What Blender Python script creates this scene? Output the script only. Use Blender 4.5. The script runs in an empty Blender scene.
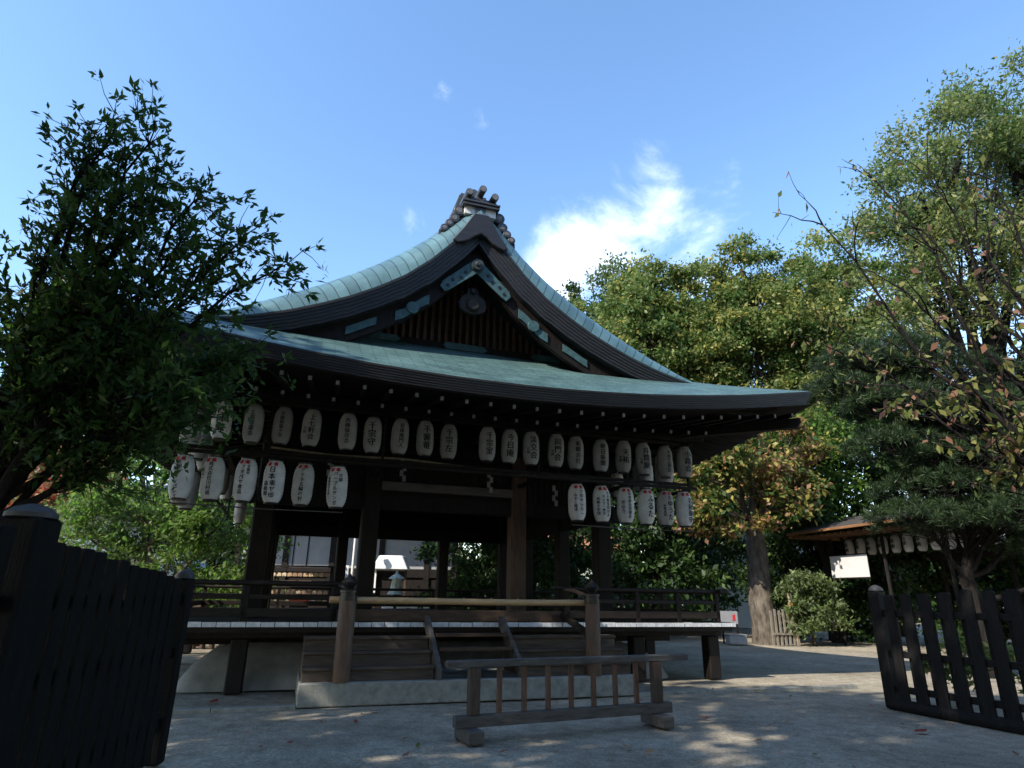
import bpy, bmesh, math, random
import numpy as np
from mathutils import Vector, Matrix
R = math.radians
random.seed(7); rng = np.random.default_rng(7)
scene = bpy.context.scene
COL = scene.collection

# ------------------------------------------------------------------ camera
F, PITCH, ROLL, EYE = 620.0, R(18.888), R(0.863), 1.5
cd = bpy.data.cameras.new("camera"); cam = bpy.data.objects.new("camera", cd); COL.objects.link(cam)
cd.sensor_fit = 'HORIZONTAL'; cd.sensor_width = 36; cd.lens = 36 * F / 1024
cd.clip_start = 0.05; cd.clip_end = 3000
r0 = Vector((1, 0, 0)); u0 = Vector((0, -math.sin(PITCH), math.cos(PITCH))); f0 = Vector((0, math.cos(PITCH), math.sin(PITCH)))
rr = r0 * math.cos(ROLL) + u0 * math.sin(ROLL); uu = -r0 * math.sin(ROLL) + u0 * math.cos(ROLL)
M = Matrix((rr, uu, -f0)).transposed().to_4x4(); M.translation = Vector((0, 0, EYE))
cam.matrix_world = M
scene.camera = cam

# ------------------------------------------------------------------ sun and sky
SUN_EL = R(38); SX, SY = -0.76, -0.65           # horizontal direction towards the sun (behind the camera, left)
n_ = math.hypot(SX, SY); SX, SY = SX / n_, SY / n_
sd = Vector((SX * math.cos(SUN_EL), SY * math.cos(SUN_EL), math.sin(SUN_EL)))
sl = bpy.data.lights.new("sun", 'SUN'); sl.energy = 2.9; sl.angle = R(0.53); sl.color = (1.0, 0.93, 0.82)
so = bpy.data.objects.new("sun", sl); COL.objects.link(so); so.rotation_euler = sd.to_track_quat('Z', 'Y').to_euler()
so.location = sd * 60
w = bpy.data.worlds.new("World"); scene.world = w; w.use_nodes = True
nt = w.node_tree; nt.nodes.clear()
def N(t, tree=None, **k):
    n = (tree or nt).nodes.new(t)
    for a, b in k.items(): setattr(n, a, b)
    return n
out = N('ShaderNodeOutputWorld'); bg = N('ShaderNodeBackground'); bg.inputs[1].default_value = 0.15
sky = N('ShaderNodeTexSky', sky_type='NISHITA'); sky.sun_disc = False; sky.sun_elevation = SUN_EL
sky.sun_rotation = math.atan2(SX, SY); sky.altitude = 50; sky.air_density = 1.0; sky.dust_density = 0.3; sky.ozone_density = 0.35
# thin white clouds: noise in the direction of view of the sky, gathered where the cloud bank stands
geo = N('ShaderNodeTexCoord')
def wn(scale, detail, rough, dist=0.0, stretch=(1, 1, 1), off=(0, 0, 0)):
    mp = N('ShaderNodeMapping'); mp.inputs['Scale'].default_value = stretch; mp.inputs['Location'].default_value = off
    nt.links.new(geo.outputs['Generated'], mp.inputs[0])
    nz = N('ShaderNodeTexNoise'); nz.inputs['Scale'].default_value = scale; nz.inputs['Detail'].default_value = detail
    nz.inputs['Roughness'].default_value = rough; nz.inputs['Distortion'].default_value = dist
    nt.links.new(mp.outputs[0], nz.inputs['Vector']); return nz.outputs[0]
def ray(u, v):
    x, y = (u - 512) / F, (384 - v) / F
    return (rr * x + uu * y + f0).normalized()
def math_n(op, a, b=None, clamp=False):
    m = N('ShaderNodeMath', operation=op); m.use_clamp = clamp
    for i, q in enumerate((a, b)):
        if q is None: continue
        if isinstance(q, (int, float)): m.inputs[i].default_value = q
        else: nt.links.new(q, m.inputs[i])
    return m.outputs[0]
def blob(direction, inner, outer, power=1.0):
    d = N('ShaderNodeVectorMath', operation='DISTANCE'); nt.links.new(geo.outputs['Generated'], d.inputs[0])
    d.inputs[1].default_value = direction
    mr = N('ShaderNodeMapRange', interpolation_type='SMOOTHSTEP'); nt.links.new(d.outputs['Value'], mr.inputs[0])
    mr.inputs[1].default_value = inner; mr.inputs[2].default_value = outer; mr.inputs[3].default_value = power; mr.inputs[4].default_value = 0
    return mr.outputs[0]
nzA = wn(5.5, 10, 0.66, 0.35, stretch=(1, 1, 1.25), off=(0.3, 0.1, 0.2))
core = None
CLOUDS = [((0.12, 0.86, 0.50), 0.02, 0.16, 1.0)]
for (u, v, i_, o_, p_) in [(600, 245, 0.0, 0.16, .92), (655, 225, 0.0, 0.13, 0.72), (560, 280, 0.0, 0.11, 0.8), (725, 185, 0, 0.10, 0.42), (700, 235, 0, 0.12, 0.5), (655, 170, 0, 0.09, 0.45),
                           (484, 118, 0, 0.06, 0.32), (445, 93, 0, 0.04, 0.30), (419, 215, 0.0, 0.07, 0.34), (610, 180, 0, .07, .34), (690, 270, 0, .14, .6), (30, 560, 0.05, 0.4, 0.5), (1000, 460, 0.1, 0.45, 0.55)]:
    b_ = blob(ray(u, v), i_, o_, p_)
    core = b_ if core is None else math_n('MAXIMUM', core, b_)
det = math_n('ADD', nzA, math_n('MULTIPLY', math_n('SUBTRACT', core, 1.0), 0.52))
mrc = N('ShaderNodeMapRange', interpolation_type='SMOOTHSTEP'); nt.links.new(det, mrc.inputs[0])
mrc.inputs[1].default_value = 0.16; mrc.inputs[2].default_value = 0.80; mrc.inputs[3].default_value = 0; mrc.inputs[4].default_value = 0.88
cl = mrc.outputs[0]
mixc = N('ShaderNodeMix', data_type='RGBA')
hsv = N('ShaderNodeHueSaturation'); hsv.inputs['Saturation'].default_value = 1.15; hsv.inputs['Value'].default_value = 1.12; nt.links.new(sky.outputs[0], hsv.inputs['Color'])
nt.links.new(cl, mixc.inputs[0]); nt.links.new(hsv.outputs[0], mixc.inputs[6]); mixc.inputs[7].default_value = (9.0, 9.3, 9.8, 1)
nt.links.new(mixc.outputs[2], bg.inputs[0]); nt.links.new(bg.outputs[0], out.inputs[0])
vs = scene.view_settings; vs.view_transform = 'Standard'; vs.look = 'None'; vs.exposure = 1.25; vs.gamma = 1.0; vs.use_curve_mapping = False
scene.cycles.max_bounces = 6; scene.cycles.diffuse_bounces = 3; scene.cycles.transparent_max_bounces = 4
scene.cycles.use_denoising = True
scene.cycles.sample_clamp_indirect = 4

# ------------------------------------------------------------------ materials
MATS = {}
def mat(name, col, rough=0.7, var=0.0, scale=8.0, bump=0.0, spec=0.4, metal=0.0, stretch=None, col2=None, trans=0.0, coord='Object', bscale=None):
    if name in MATS: return MATS[name]
    m = bpy.data.materials.new(name); m.use_nodes = True; t = m.node_tree
    p = t.nodes['Principled BSDF']; p.inputs['Roughness'].default_value = rough; p.inputs['Metallic'].default_value = metal
    p.inputs['Specular IOR Level'].default_value = spec
    p.inputs['Base Color'].default_value = (*col, 1)
    if var or bump or col2:
        tc = N('ShaderNodeTexCoord', t); mp = N('ShaderNodeMapping', t)
        if stretch: mp.inputs['Scale'].default_value = stretch
        t.links.new(tc.outputs[coord], mp.inputs[0])
        nz = N('ShaderNodeTexNoise', t); nz.inputs['Scale'].default_value = scale; nz.inputs['Detail'].default_value = 6; nz.inputs['Roughness'].default_value = .62
        t.links.new(mp.outputs[0], nz.inputs['Vector'])
        c2 = col2 or tuple(min(1, c * (1 + var)) for c in col); c1 = col if col2 else tuple(c * (1 - var) for c in col)
        cr = N('ShaderNodeValToRGB', t); cr.color_ramp.elements[0].position = .32; cr.color_ramp.elements[1].position = .68
        cr.color_ramp.elements[0].color = (*c1, 1); cr.color_ramp.elements[1].color = (*c2, 1)
        t.links.new(nz.outputs[0], cr.inputs[0]); t.links.new(cr.outputs[0], p.inputs['Base Color'])
        if bump:
            nb = N('ShaderNodeTexNoise', t); nb.inputs['Scale'].default_value = bscale or scale * 4; nb.inputs['Detail'].default_value = 5
            t.links.new(mp.outputs[0], nb.inputs['Vector'])
            bp = N('ShaderNodeBump', t); bp.inputs['Strength'].default_value = bump; bp.inputs['Distance'].default_value = .02
            t.links.new(nb.outputs[0], bp.inputs['Height']); t.links.new(bp.outputs[0], p.inputs['Normal'])
    MATS[name] = m; return m
def leafmat(name, col, trans=0.42, rough=0.5, var=0.25):
    if name in MATS: return MATS[name]
    m = bpy.data.materials.new(name); m.use_nodes = True; t = m.node_tree; t.nodes.clear()
    o = N('ShaderNodeOutputMaterial', t); p = N('ShaderNodeBsdfPrincipled', t); p.inputs['Roughness'].default_value = rough
    p.inputs['Specular IOR Level'].default_value = 0.35
    tl = N('ShaderNodeBsdfTranslucent', t); mx = N('ShaderNodeMixShader', t); mx.inputs[0].default_value = trans
    tc = N('ShaderNodeTexCoord', t); nz = N('ShaderNodeTexNoise', t); nz.inputs['Scale'].default_value = 2.3; nz.inputs['Detail'].default_value = 5
    t.links.new(tc.outputs['Object'], nz.inputs['Vector'])
    cr = N('ShaderNodeValToRGB', t); cr.color_ramp.elements[0].position = .3; cr.color_ramp.elements[1].position = .7
    cr.color_ramp.elements[0].color = (*[c * (1 - var) for c in col], 1); cr.color_ramp.elements[1].color = (*[c * (1 + var) for c in col], 1)
    t.links.new(nz.outputs[0], cr.inputs[0]); t.links.new(cr.outputs[0], p.inputs['Base Color'])
    hs = N('ShaderNodeHueSaturation', t); hs.inputs['Value'].default_value = 1.5; hs.inputs['Hue'].default_value = .505
    t.links.new(cr.outputs[0], hs.inputs['Color']); t.links.new(hs.outputs[0], tl.inputs[0])
    t.links.new(p.outputs[0], mx.inputs[1]); t.links.new(tl.outputs[0], mx.inputs[2]); t.links.new(mx.outputs[0], o.inputs[0])
    MATS[name] = m; return m
DW = mat('aged_dark_wood', (.012, .0085, .007), .65, .45, 3.0, .35, .22, stretch=(4, 4, 1))
DWH = mat('aged_dark_wood_rail', (.018, .013, .0105), .62, .45, 3.0, .3, .25, stretch=(1, 5, 5))
BROWN = mat('weathered_brown_wood', (.075, .046, .030), .65, .4, 3.0, .35, .3, stretch=(1, 6, 6))
BROWNV = mat('weathered_brown_post', (.070, .040, .026), .62, .4, 3.0, .35, .3, stretch=(6, 6, 1))
GREYW = mat('grey_weathered_wood', (.095, .086, .082), .75, .35, 4.0, .4, .25, stretch=(1, 6, 6))
FENCE = mat('black_stained_fence_wood', (.006, .0052, .005), .75, .5, 3.0, .6, .18, stretch=(7, 7, 1))
FENCER = mat('dark_fence_wood', (.010, .009, .009), .72, .5, 3.0, .6, .22, stretch=(7, 7, 1))
WHITEP = mat('white_painted_end_grain', (.62, .63, .65), .7, .2, 14, .2)
PAPER = mat('lantern_paper', (.68, .675, .66), .75, .16, 6, .05, .25)
INK = mat('black_ink', (.012, .012, .014), .6)
RED = mat('red_ink', (.55, .03, .035), .6)
BLACK = mat('black_lacquer', (.012, .011, .011), .35)
STONE = mat('pale_granite', (.25, .25, .225), .85, .30, 7, .3)
HALLW = mat('shaded_hall_plaster', (.34, .34, .345), .85, .1, 2)  # white hall wall with its roof's shade put into the colour
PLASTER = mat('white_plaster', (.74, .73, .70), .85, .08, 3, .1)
PLASTG = mat('grey_mound_plaster', (.25, .245, .235), .85, .35, 2.2, .2)
TILE = mat('grey_roof_tile', (.055, .055, .06), .45, .3, 6, .2, .5)
TILEL = mat('pale_ridge_tile', (.15, .15, .15), .5, .3, 6, .2, .5)
BAMBOO = mat('bamboo', (.46, .30, .15), .4, .2, 5, .05, .5, stretch=(1, 8, 8))
PATINA = mat('verdigris_fitting', (.048, .105, .115), .6, .35, 9, .2, .4)
BARK = mat('brown_bark', (.085, .065, .048), .9, .45, 4, .8, .2, stretch=(3, 3, .7))
BARKD = mat('dark_bark', (.016, .0135, .0125), .9, .45, 5, .8, .2, stretch=(3, 3, .7))
BARKL = mat('flaking_old_bark', (.04, .033, .027), .9, .5, 3.2, 1.0, .2, stretch=(2.0, 2.0, .8), col2=(.19, .16, .125))
ROPE = mat('straw_rope', (.35, .29, .18), .9, .3, 20)

def paper_material():
    m = PAPER; t = m.node_tree; p = t.nodes['Principled BSDF']; src = p.inputs['Base Color'].links[0].from_socket
    oi = N('ShaderNodeObjectInfo', t); cr = N('ShaderNodeValToRGB', t); cr.color_ramp.elements[0].color = (.62, .60, .57, 1); cr.color_ramp.elements[1].color = (1.06, 1.06, 1.08, 1)
    e = cr.color_ramp.elements.new(.45); e.color = (.95, .94, .91, 1)
    t.links.new(oi.outputs['Random'], cr.inputs[0]); mx = N('ShaderNodeMix', t, data_type='RGBA', blend_type='MULTIPLY'); mx.inputs[0].default_value = 1
    t.links.new(src, mx.inputs[6]); t.links.new(cr.outputs[0], mx.inputs[7]); t.links.new(mx.outputs[2], p.inputs['Base Color'])
paper_material()
def copper(name, su, sv, col, mort, dark, rough):
    m = bpy.data.materials.new(name); m.use_nodes = True; t = m.node_tree; p = t.nodes['Principled BSDF']
    uv = N('ShaderNodeUVMap', t)
    br = N('ShaderNodeTexBrick', t); br.offset = .5; br.inputs['Scale'].default_value = 1; br.inputs['Mortar Size'].default_value = mort
    br.inputs['Brick Width'].default_value = su; br.inputs['Row Height'].default_value = sv; br.inputs['Bias'].default_value = 0
    br.inputs['Color1'].default_value = (*[c * .8 for c in col], 1); br.inputs['Color2'].default_value = (*[c * 1.2 for c in col], 1)
    br.inputs['Mortar'].default_value = (*dark, 1); br.inputs['Mortar Smooth'].default_value = .15
    t.links.new(uv.outputs[0], br.inputs['Vector'])
    tc = N('ShaderNodeTexCoord', t); nz = N('ShaderNodeTexNoise', t); nz.inputs['Scale'].default_value = 1.4; nz.inputs['Detail'].default_value = 7; nz.inputs['Roughness'].default_value = .7
    t.links.new(tc.outputs['Object'], nz.inputs['Vector'])
    mx = N('ShaderNodeMix', t, data_type='RGBA', blend_type='MULTIPLY'); mx.inputs[0].default_value = .8
    cr = N('ShaderNodeValToRGB', t); cr.color_ramp.elements[0].position = .3; cr.color_ramp.elements[1].position = .72
    cr.color_ramp.elements[0].color = (.38, .44, .46, 1); cr.color_ramp.elements[1].color = (1.25, 1.2, 1.15, 1)
    t.links.new(nz.outputs[0], cr.inputs[0]); t.links.new(br.outputs[0], mx.inputs[6]); t.links.new(cr.outputs[0], mx.inputs[7])
    t.links.new(mx.outputs[2], p.inputs['Base Color']); p.inputs['Roughness'].default_value = rough; p.inputs['Metallic'].default_value = .0
    p.inputs['Specular IOR Level'].default_value = .5
    bp = N('ShaderNodeBump', t); bp.inputs['Strength'].default_value = .5; bp.inputs['Distance'].default_value = .02; bp.invert = True
    t.links.new(br.outputs['Fac'], bp.inputs['Height']); t.links.new(bp.outputs[0], p.inputs['Normal'])
    return m
COPPER = copper('green_copper_sheet', 2.6, .215, (.115, .215, .235), .010, (.03, .06, .065), .36)
COPPERH = copper('green_copper_shingle', .45, .10, (.095, .175, .170), .012, (.045, .085, .085), .5)

# ------------------------------------------------------------------ mesh helpers
class MB:
    def __init__(s): s.v = []; s.f = []; s.mi = []; s.uv = []; s.has_uv = False
    def add(s, vs, fs, mi=0, uvs=None):
        o = len(s.v); s.v += [tuple(p) for p in vs]
        for k, f in enumerate(fs):
            s.f.append(tuple(i + o for i in f)); s.mi.append(mi)
            if uvs is not None: s.has_uv = True; s.uv.append([uvs[i] for i in f])
            else: s.uv.append([(0, 0)] * len(f))
        return s
    def box(s, x0, x1, y0, y1, z0, z1, mi=0, xf=None):
        vs = [(x, y, z) for z in (z0, z1) for y in (y0, y1) for x in (x0, x1)]
        if xf: vs = [xf(p) for p in vs]
        return s.add(vs, [(0, 2, 3, 1), (4, 5, 7, 6), (0, 1, 5, 4), (2, 6, 7, 3), (0, 4, 6, 2), (1, 3, 7, 5)], mi)
    def bar(s, p, q, wx, wz, mi=0, up=(0, 0, 1)):
        p, q = Vector(p), Vector(q); d = (q - p).normalized(); r = d.cross(Vector(up))
        if r.length < 1e-4: r = Vector((1, 0, 0))
        r.normalize(); u = r.cross(d)
        vs = [c + r * (i * wx / 2) + u * (j * wz / 2) for c in (p, q) for j in (-1, 1) for i in (-1, 1)]
        return s.add(vs, [(0, 2, 3, 1), (4, 5, 7, 6), (0, 1, 5, 4), (2, 6, 7, 3), (0, 4, 6, 2), (1, 3, 7, 5)], mi)
    def tube(s, pts, rad, n=8, mi=0, cap=True):
        pts = [Vector(p) for p in pts]
        if not hasattr(rad, '__len__'): rad = [rad] * len(pts)
        vs = []; prev = None
        for i, p in enumerate(pts):
            d = (pts[min(i + 1, len(pts) - 1)] - pts[max(i - 1, 0)])
            d = d.normalized() if d.length > 1e-6 else Vector((0, 0, 1))
            if prev is None: a = d.cross(Vector((0.31, .95, .1))); a = a if a.length > .1 else d.cross(Vector((1, 0, 0)))
            else: a = prev - d * prev.dot(d)
            a.normalize(); prev = a; b = d.cross(a)
            for k in range(n):
                t = 2 * math.pi * k / n; vs.append(p + (a * math.cos(t) + b * math.sin(t)) * rad[i])
        fs = [(i * n + k, i * n + (k + 1) % n, (i + 1) * n + (k + 1) % n, (i + 1) * n + k) for i in range(len(pts) - 1) for k in range(n)]
        if cap: fs += [tuple(range(n))[::-1], tuple((len(pts) - 1) * n + k for k in range(n))]
        return s.add(vs, fs, mi)
    def lathe(s, prof, n=16, c=(0, 0, 0), mi=0, cap=True):
        return s.tube([(c[0], c[1], c[2] + z) for r, z in prof], [r for r, z in prof], n, mi, cap) if False else s._lathe(prof, n, c, mi, cap)
    def _lathe(s, prof, n, c, mi, cap):
        vs = [(c[0] + r * math.cos(2 * math.pi * k / n), c[1] + r * math.sin(2 * math.pi * k / n), c[2] + z) for r, z in prof for k in range(n)]
        fs = [(i * n + k, i * n + (k + 1) % n, (i + 1) * n + (k + 1) % n, (i + 1) * n + k) for i in range(len(prof) - 1) for k in range(n)]
        if cap: fs += [tuple(range(n))[::-1], tuple((len(prof) - 1) * n + k for k in range(n))]
        return s.add(vs, fs, mi)
    def prism(s, poly, y0, y1, mi=0):         # polygon in (x,z) extruded along y
        n = len(poly); vs = [(x, y0, z) for x, z in poly] + [(x, y1, z) for x, z in poly]
        fs = [tuple(range(n)), tuple(range(2 * n - 1, n - 1, -1))] + [(i, i + n, (i + 1) % n + n, (i + 1) % n) for i in range(n)]
        return s.add(vs, fs, mi)
    def strip(s, rows, mi=0, uvrows=None):     # grid of rows of points
        n = len(rows[0]); vs = [p for r_ in rows for p in r_]
        fs = [(i * n + k, i * n + k + 1, (i + 1) * n + k + 1, (i + 1) * n + k) for i in range(len(rows) - 1) for k in range(n - 1)]
        return s.add(vs, fs, mi, [q for r_ in uvrows for q in r_] if uvrows else None)
    def build(s, name, mats, parent=None, smooth=False, bevel=0, loc=None, rotz=0, angle=40):
        me = bpy.data.meshes.new(name); me.from_pydata(s.v, [], s.f)
        if not isinstance(mats, (list, tuple)): mats = [mats]
        for m in mats: me.materials.append(m)
        me.polygons.foreach_set('material_index', s.mi)
        if s.has_uv:
            ul = me.uv_layers.new(name='UVMap'); ul.data.foreach_set('uv', [c for f in s.uv for q in f for c in q])
        bm = bmesh.new(); bm.from_mesh(me); bmesh.ops.recalc_face_normals(bm, faces=bm.faces)
        if bevel: bmesh.ops.bevel(bm, geom=[e for e in bm.edges if len(e.link_faces) == 2 and e.calc_face_angle(0) > .6], offset=bevel, segments=1, affect='EDGES', clamp_overlap=True)
        bm.to_mesh(me); bm.free()
        if smooth:
            me.polygons.foreach_set('use_smooth', [True] * len(me.polygons)); me.set_sharp_from_angle(angle=R(angle))
        o = bpy.data.objects.new(name, me); COL.objects.link(o)
        if parent: o.parent = parent
        if loc is not None: o.location = loc
        if rotz: o.rotation_euler = (0, 0, rotz)
        return o
def tag(o, label=None, cat=None, group=None, kind=None):
    if label: o['label'] = label
    if cat: o['category'] = cat
    if group: o['group'] = group
    if kind: o['kind'] = kind
    return o
def thing(name, label, cat, loc=(0, 0, 0), rotz=0, group=None):
    o = bpy.data.objects.new(name, None); COL.objects.link(o); o.location = loc; o.rotation_euler = (0, 0, rotz); o.empty_display_size = .2
    return tag(o, label, cat, group)
def dup(root, loc, rotz=None, label=None, group=None, scale=None):
    def cp(o, par):
        c = o.copy(); COL.objects.link(c)
        if par: c.parent = par
        for ch in list(kids.get(o.name, [])): cp(ch, c)
        return c
    kids = {}
    for o in list(COL.objects):
        if o.parent: kids.setdefault(o.parent.name, []).append(o)
    c = cp(root, None); c.location = loc
    if rotz is not None: c.rotation_euler = (0, 0, rotz)
    if label: c['label'] = label
    if group: c['group'] = group
    if scale: c.scale = scale
    return c

TH = R(18.469); OX, OY = -1.336, 13.196
def W(a, b, z=0.0):      # stage coordinates -> world
    return Vector((OX + a * math.cos(TH) - b * math.sin(TH), OY + a * math.sin(TH) + b * math.cos(TH), z))

# ------------------------------------------------------------------ ground
def ground_material():
    m = bpy.data.materials.new('raked_sandy_ground'); m.use_nodes = True; t = m.node_tree; p = t.nodes['Principled BSDF']; p.inputs['Roughness'].default_value = .95
    p.inputs['Specular IOR Level'].default_value = .15
    tc = N('ShaderNodeTexCoord', t)
    def nz(sc, de, ro=.6):
        n = N('ShaderNodeTexNoise', t); n.inputs['Scale'].default_value = sc; n.inputs['Detail'].default_value = de; n.inputs['Roughness'].default_value = ro
        t.links.new(tc.outputs['Object'], n.inputs['Vector']); return n
    a = nz(.55, 8, .65); b = nz(34, 4, .7); c = nz(5, 6, .65)
    cr = N('ShaderNodeValToRGB', t); cr.color_ramp.elements[0].position = .34; cr.color_ramp.elements[1].position = .64
    cr.color_ramp.elements[0].color = (.265, .230, .175, 1); cr.color_ramp.elements[1].color = (.46, .405, .315, 1); t.links.new(a.outputs[0], cr.inputs[0])
    cr2 = N('ShaderNodeValToRGB', t); cr2.color_ramp.elements[0].position = .36; cr2.color_ramp.elements[1].position = .62
    cr2.color_ramp.elements[0].color = (.62, .62, .62, 1); cr2.color_ramp.elements[1].color = (1.18, 1.17, 1.15, 1); t.links.new(b.outputs[0], cr2.inputs[0])
    cr3 = N('ShaderNodeValToRGB', t); cr3.color_ramp.elements[0].position = .35; cr3.color_ramp.elements[1].position = .6
    cr3.color_ramp.elements[0].color = (.74, .73, .71, 1); cr3.color_ramp.elements[1].color = (1.05, 1.05, 1.05, 1); t.links.new(c.outputs[0], cr3.inputs[0])
    m1 = N('ShaderNodeMix', t, data_type='RGBA', blend_type='MULTIPLY'); m1.inputs[0].default_value = 1
    m2 = N('ShaderNodeMix', t, data_type='RGBA', blend_type='MULTIPLY'); m2.inputs[0].default_value = 1
    t.links.new(cr.outputs[0], m1.inputs[6]); t.links.new(cr2.outputs[0], m1.inputs[7]); t.links.new(m1.outputs[2], m2.inputs[6]); t.links.new(cr3.outputs[0], m2.inputs[7])
    t.links.new(m2.outputs[2], p.inputs['Base Color'])
    bp = N('ShaderNodeBump', t); bp.inputs['Strength'].default_value = .5; bp.inputs['Distance'].default_value = .015
    fp = nz(2.6, 6, .6); ad = N('ShaderNodeMath', t, operation='MULTIPLY_ADD'); t.links.new(fp.outputs[0], ad.inputs[0]); ad.inputs[1].default_value = 3.5; t.links.new(b.outputs[0], ad.inputs[2])
    st_ = N('ShaderNodeTexVoronoi', t); st_.inputs['Scale'].default_value = 26; t.links.new(tc.outputs['Object'], st_.inputs['Vector'])
    sr = N('ShaderNodeMapRange', t); t.links.new(st_.outputs['Distance'], sr.inputs[0]); sr.inputs[1].default_value = .10; sr.inputs[2].default_value = .22; sr.inputs[3].default_value = 1; sr.inputs[4].default_value = 0
    sp = N('ShaderNodeMix', t, data_type='RGBA'); sc2 = N('ShaderNodeHueSaturation', t); sc2.inputs['Saturation'].default_value = .25; t.links.new(st_.outputs['Color'], sc2.inputs['Color'])
    dk = N('ShaderNodeMix', t, data_type='RGBA', blend_type='MULTIPLY'); dk.inputs[0].default_value = 1; dk.inputs[7].default_value = (.42, .40, .36, 1); t.links.new(sc2.outputs[0], dk.inputs[6])
    t.links.new(sr.outputs[0], sp.inputs[0]); t.links.new(m2.outputs[2], sp.inputs[6]); t.links.new(dk.outputs[2], sp.inputs[7]); t.links.new(sp.outputs[2], p.inputs['Base Color'])
    t.links.new(ad.outputs[0], bp.inputs['Height']); t.links.new(bp.outputs[0], p.inputs['Normal'])
    return m
GROUND = ground_material()
def ground():
    xs = np.concatenate([[-900, -200, -60], np.linspace(-30, 40, 71), [70, 200, 900]]); ys = np.concatenate([[-900, -200, -40], np.linspace(-12, 45, 58), [70, 200, 1200]])
    rows = []
    for y in ys:
        rows.append([(x, y, 0.018 * math.sin(x * .9 + y * .4) * math.cos(y * .7 - x * .3) * (1 if abs(x) < 35 and -10 < y < 40 else 0) - .018) for x in xs])
    mb = MB().strip(rows); o = mb.build('ground', GROUND, smooth=True); tag(o, kind='structure')
ground()

# ------------------------------------------------------------------ the stage
stage = thing('shrine_stage', 'dark open timber stage under a green copper hip-and-gable roof hung with paper lanterns', 'shrine stage', W(0, 0), TH)
PA, PB, DEP = 3.58, 1.565, 7.16
# mound and base
def mound():
    mb = MB(); prof = [(0, 0), (.06, .16), (.2, .36), (.42, .54), (.75, .66)]
    rows = []
    def ring(o, z):
        x0, x1, y0, y1 = -4.5 + o, 4.5 - o, -1.15 + o, 8.3 - o; r = .25; P = []
        for cx, cy, a0 in ((x1 - r, y1 - r, 0), (x0 + r, y1 - r, 90), (x0 + r, y0 + r, 180), (x1 - r, y0 + r, 270)):
            for k in range(4): t = R(a0 + k * 30); P.append((cx + r * math.cos(t), cy + r * math.sin(t), z))
        P.append(P[0]); return P
    rows = [ring(o, z) for o, z in prof]; mb.strip(rows); mb.add(rows[-1][:-1], [tuple(range(16))])
    mb.build('plaster_mound', PLASTG, stage, True)
mound()
mb = MB().box(-2.65, 2.65, -3.0, -1.45, 0, .3); mb.build('stone_step', STONE, stage, bevel=.012)
# pillars
grid_p = [(a, b) for b in (0, 2.25, 4.9, DEP) for a in (-PA, -PB, PB, PA) if b in (0, DEP) or abs(a) == PA]
for a, b in grid_p:
    h = .17 if b == 0 else .155
    MB().box(a - h, a + h, b - h, b + h, .5, 4.42).build('pillar', BROWNV if (b == 0 and abs(a - PB) < .01) else DW, stage, bevel=.03)  # one front pillar is browner: sunlight on it put into the colour
# deck posts
dp = [(a, -1.364) for a in (-5.27, -PA, -PB, PB, PA, 5.27)] + [(a, 8.5) for a in (-5.27, -PA, -PB, PB, PA, 5.27)] + [(s * 5.27, b) for s in (-1, 1) for b in (1.1, 3.58, 6.06)]
for a, b in dp:
    MB().box(a - .13, a + .13, b - .13, b + .13, 0, .80).build('deck_post', DW, stage, bevel=.02)
mb = MB()
for b in (-1.364, 8.5): mb.box(-5.5, 5.5, b - .09, b + .09, .803, .965)
for a in (-5.27, 5.27): mb.box(a - .085, a + .085, -1.27, 8.4, .81, .96)
for b in (0.0, 3.58, DEP): mb.box(-5.15, 5.15, b - .08, b + .08, .62, .8)
mb.build('deck_beam', DW, stage, bevel=.01)
# deck planks with white painted ends
mb = MB(); a = -5.62
while a < 5.6:
    wd = .215 + random.uniform(-.01, .01); a1 = min(a + wd, 5.62); o = random.uniform(-.012, .012); zt = 1.06 + random.uniform(-.004, .004)
    mb.box(a + .004, a1 - .003, -1.752 + o, 8.9, .972, zt, 0); mb.box(a + .006, a1 - .005, -1.77 + o, -1.7525 + o, .984, zt - .003, 1); a = a1
mb.build('deck_floor', [DWH, WHITEP], stage)
MB().box(-5.58, 5.58, -1.70, -1.60, .90, .968).build('deck_fascia', DWH, stage)
# wooden steps, side flights closed and middle flight open
def flight(a0, a1):
    mb = MB()
    for k in range(3):
        z1 = .3 + .19 * (k + 1); b0 = -2.86 + .27 * k
        mb.box(a0, a1, b0 + .012, b0 + .27 + (.3 if k == 2 else .012), .302, z1 - .045); mb.box(a0 - .01, a1 + .01, b0 - .012, b0 + .281, z1 - .042, z1)
    mb.build('step_flight', mat('step_wood', (.085, .064, .050), .7, .35, 3.0, .35, .25, stretch=(1, 6, 6)), stage, bevel=.006)
flight(-2.62, -.72); flight(.74, 2.62)
mb = MB()
for k in range(3):
    z1 = .34 + .19 * (k + 1); b0 = -2.93 + .27 * k; mb.box(-.6, .6, b0, b0 + .27, z1 - .05, z1)
mb.build('open_tread', BROWN, stage, bevel=.006)
for a in (-.66, .66):
    mb = MB(); mb.prism([(-3.0, .302), (-2.86, .302), (-1.80, 1.0), (-1.80, 1.17), (-1.9, 1.17), (-3.02, .46)], -.035, .035)
    mb.v = [(a + y, x, z) for x, y, z in mb.v]
    mb.build('stringer', GREYW, stage, bevel=.006)
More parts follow.
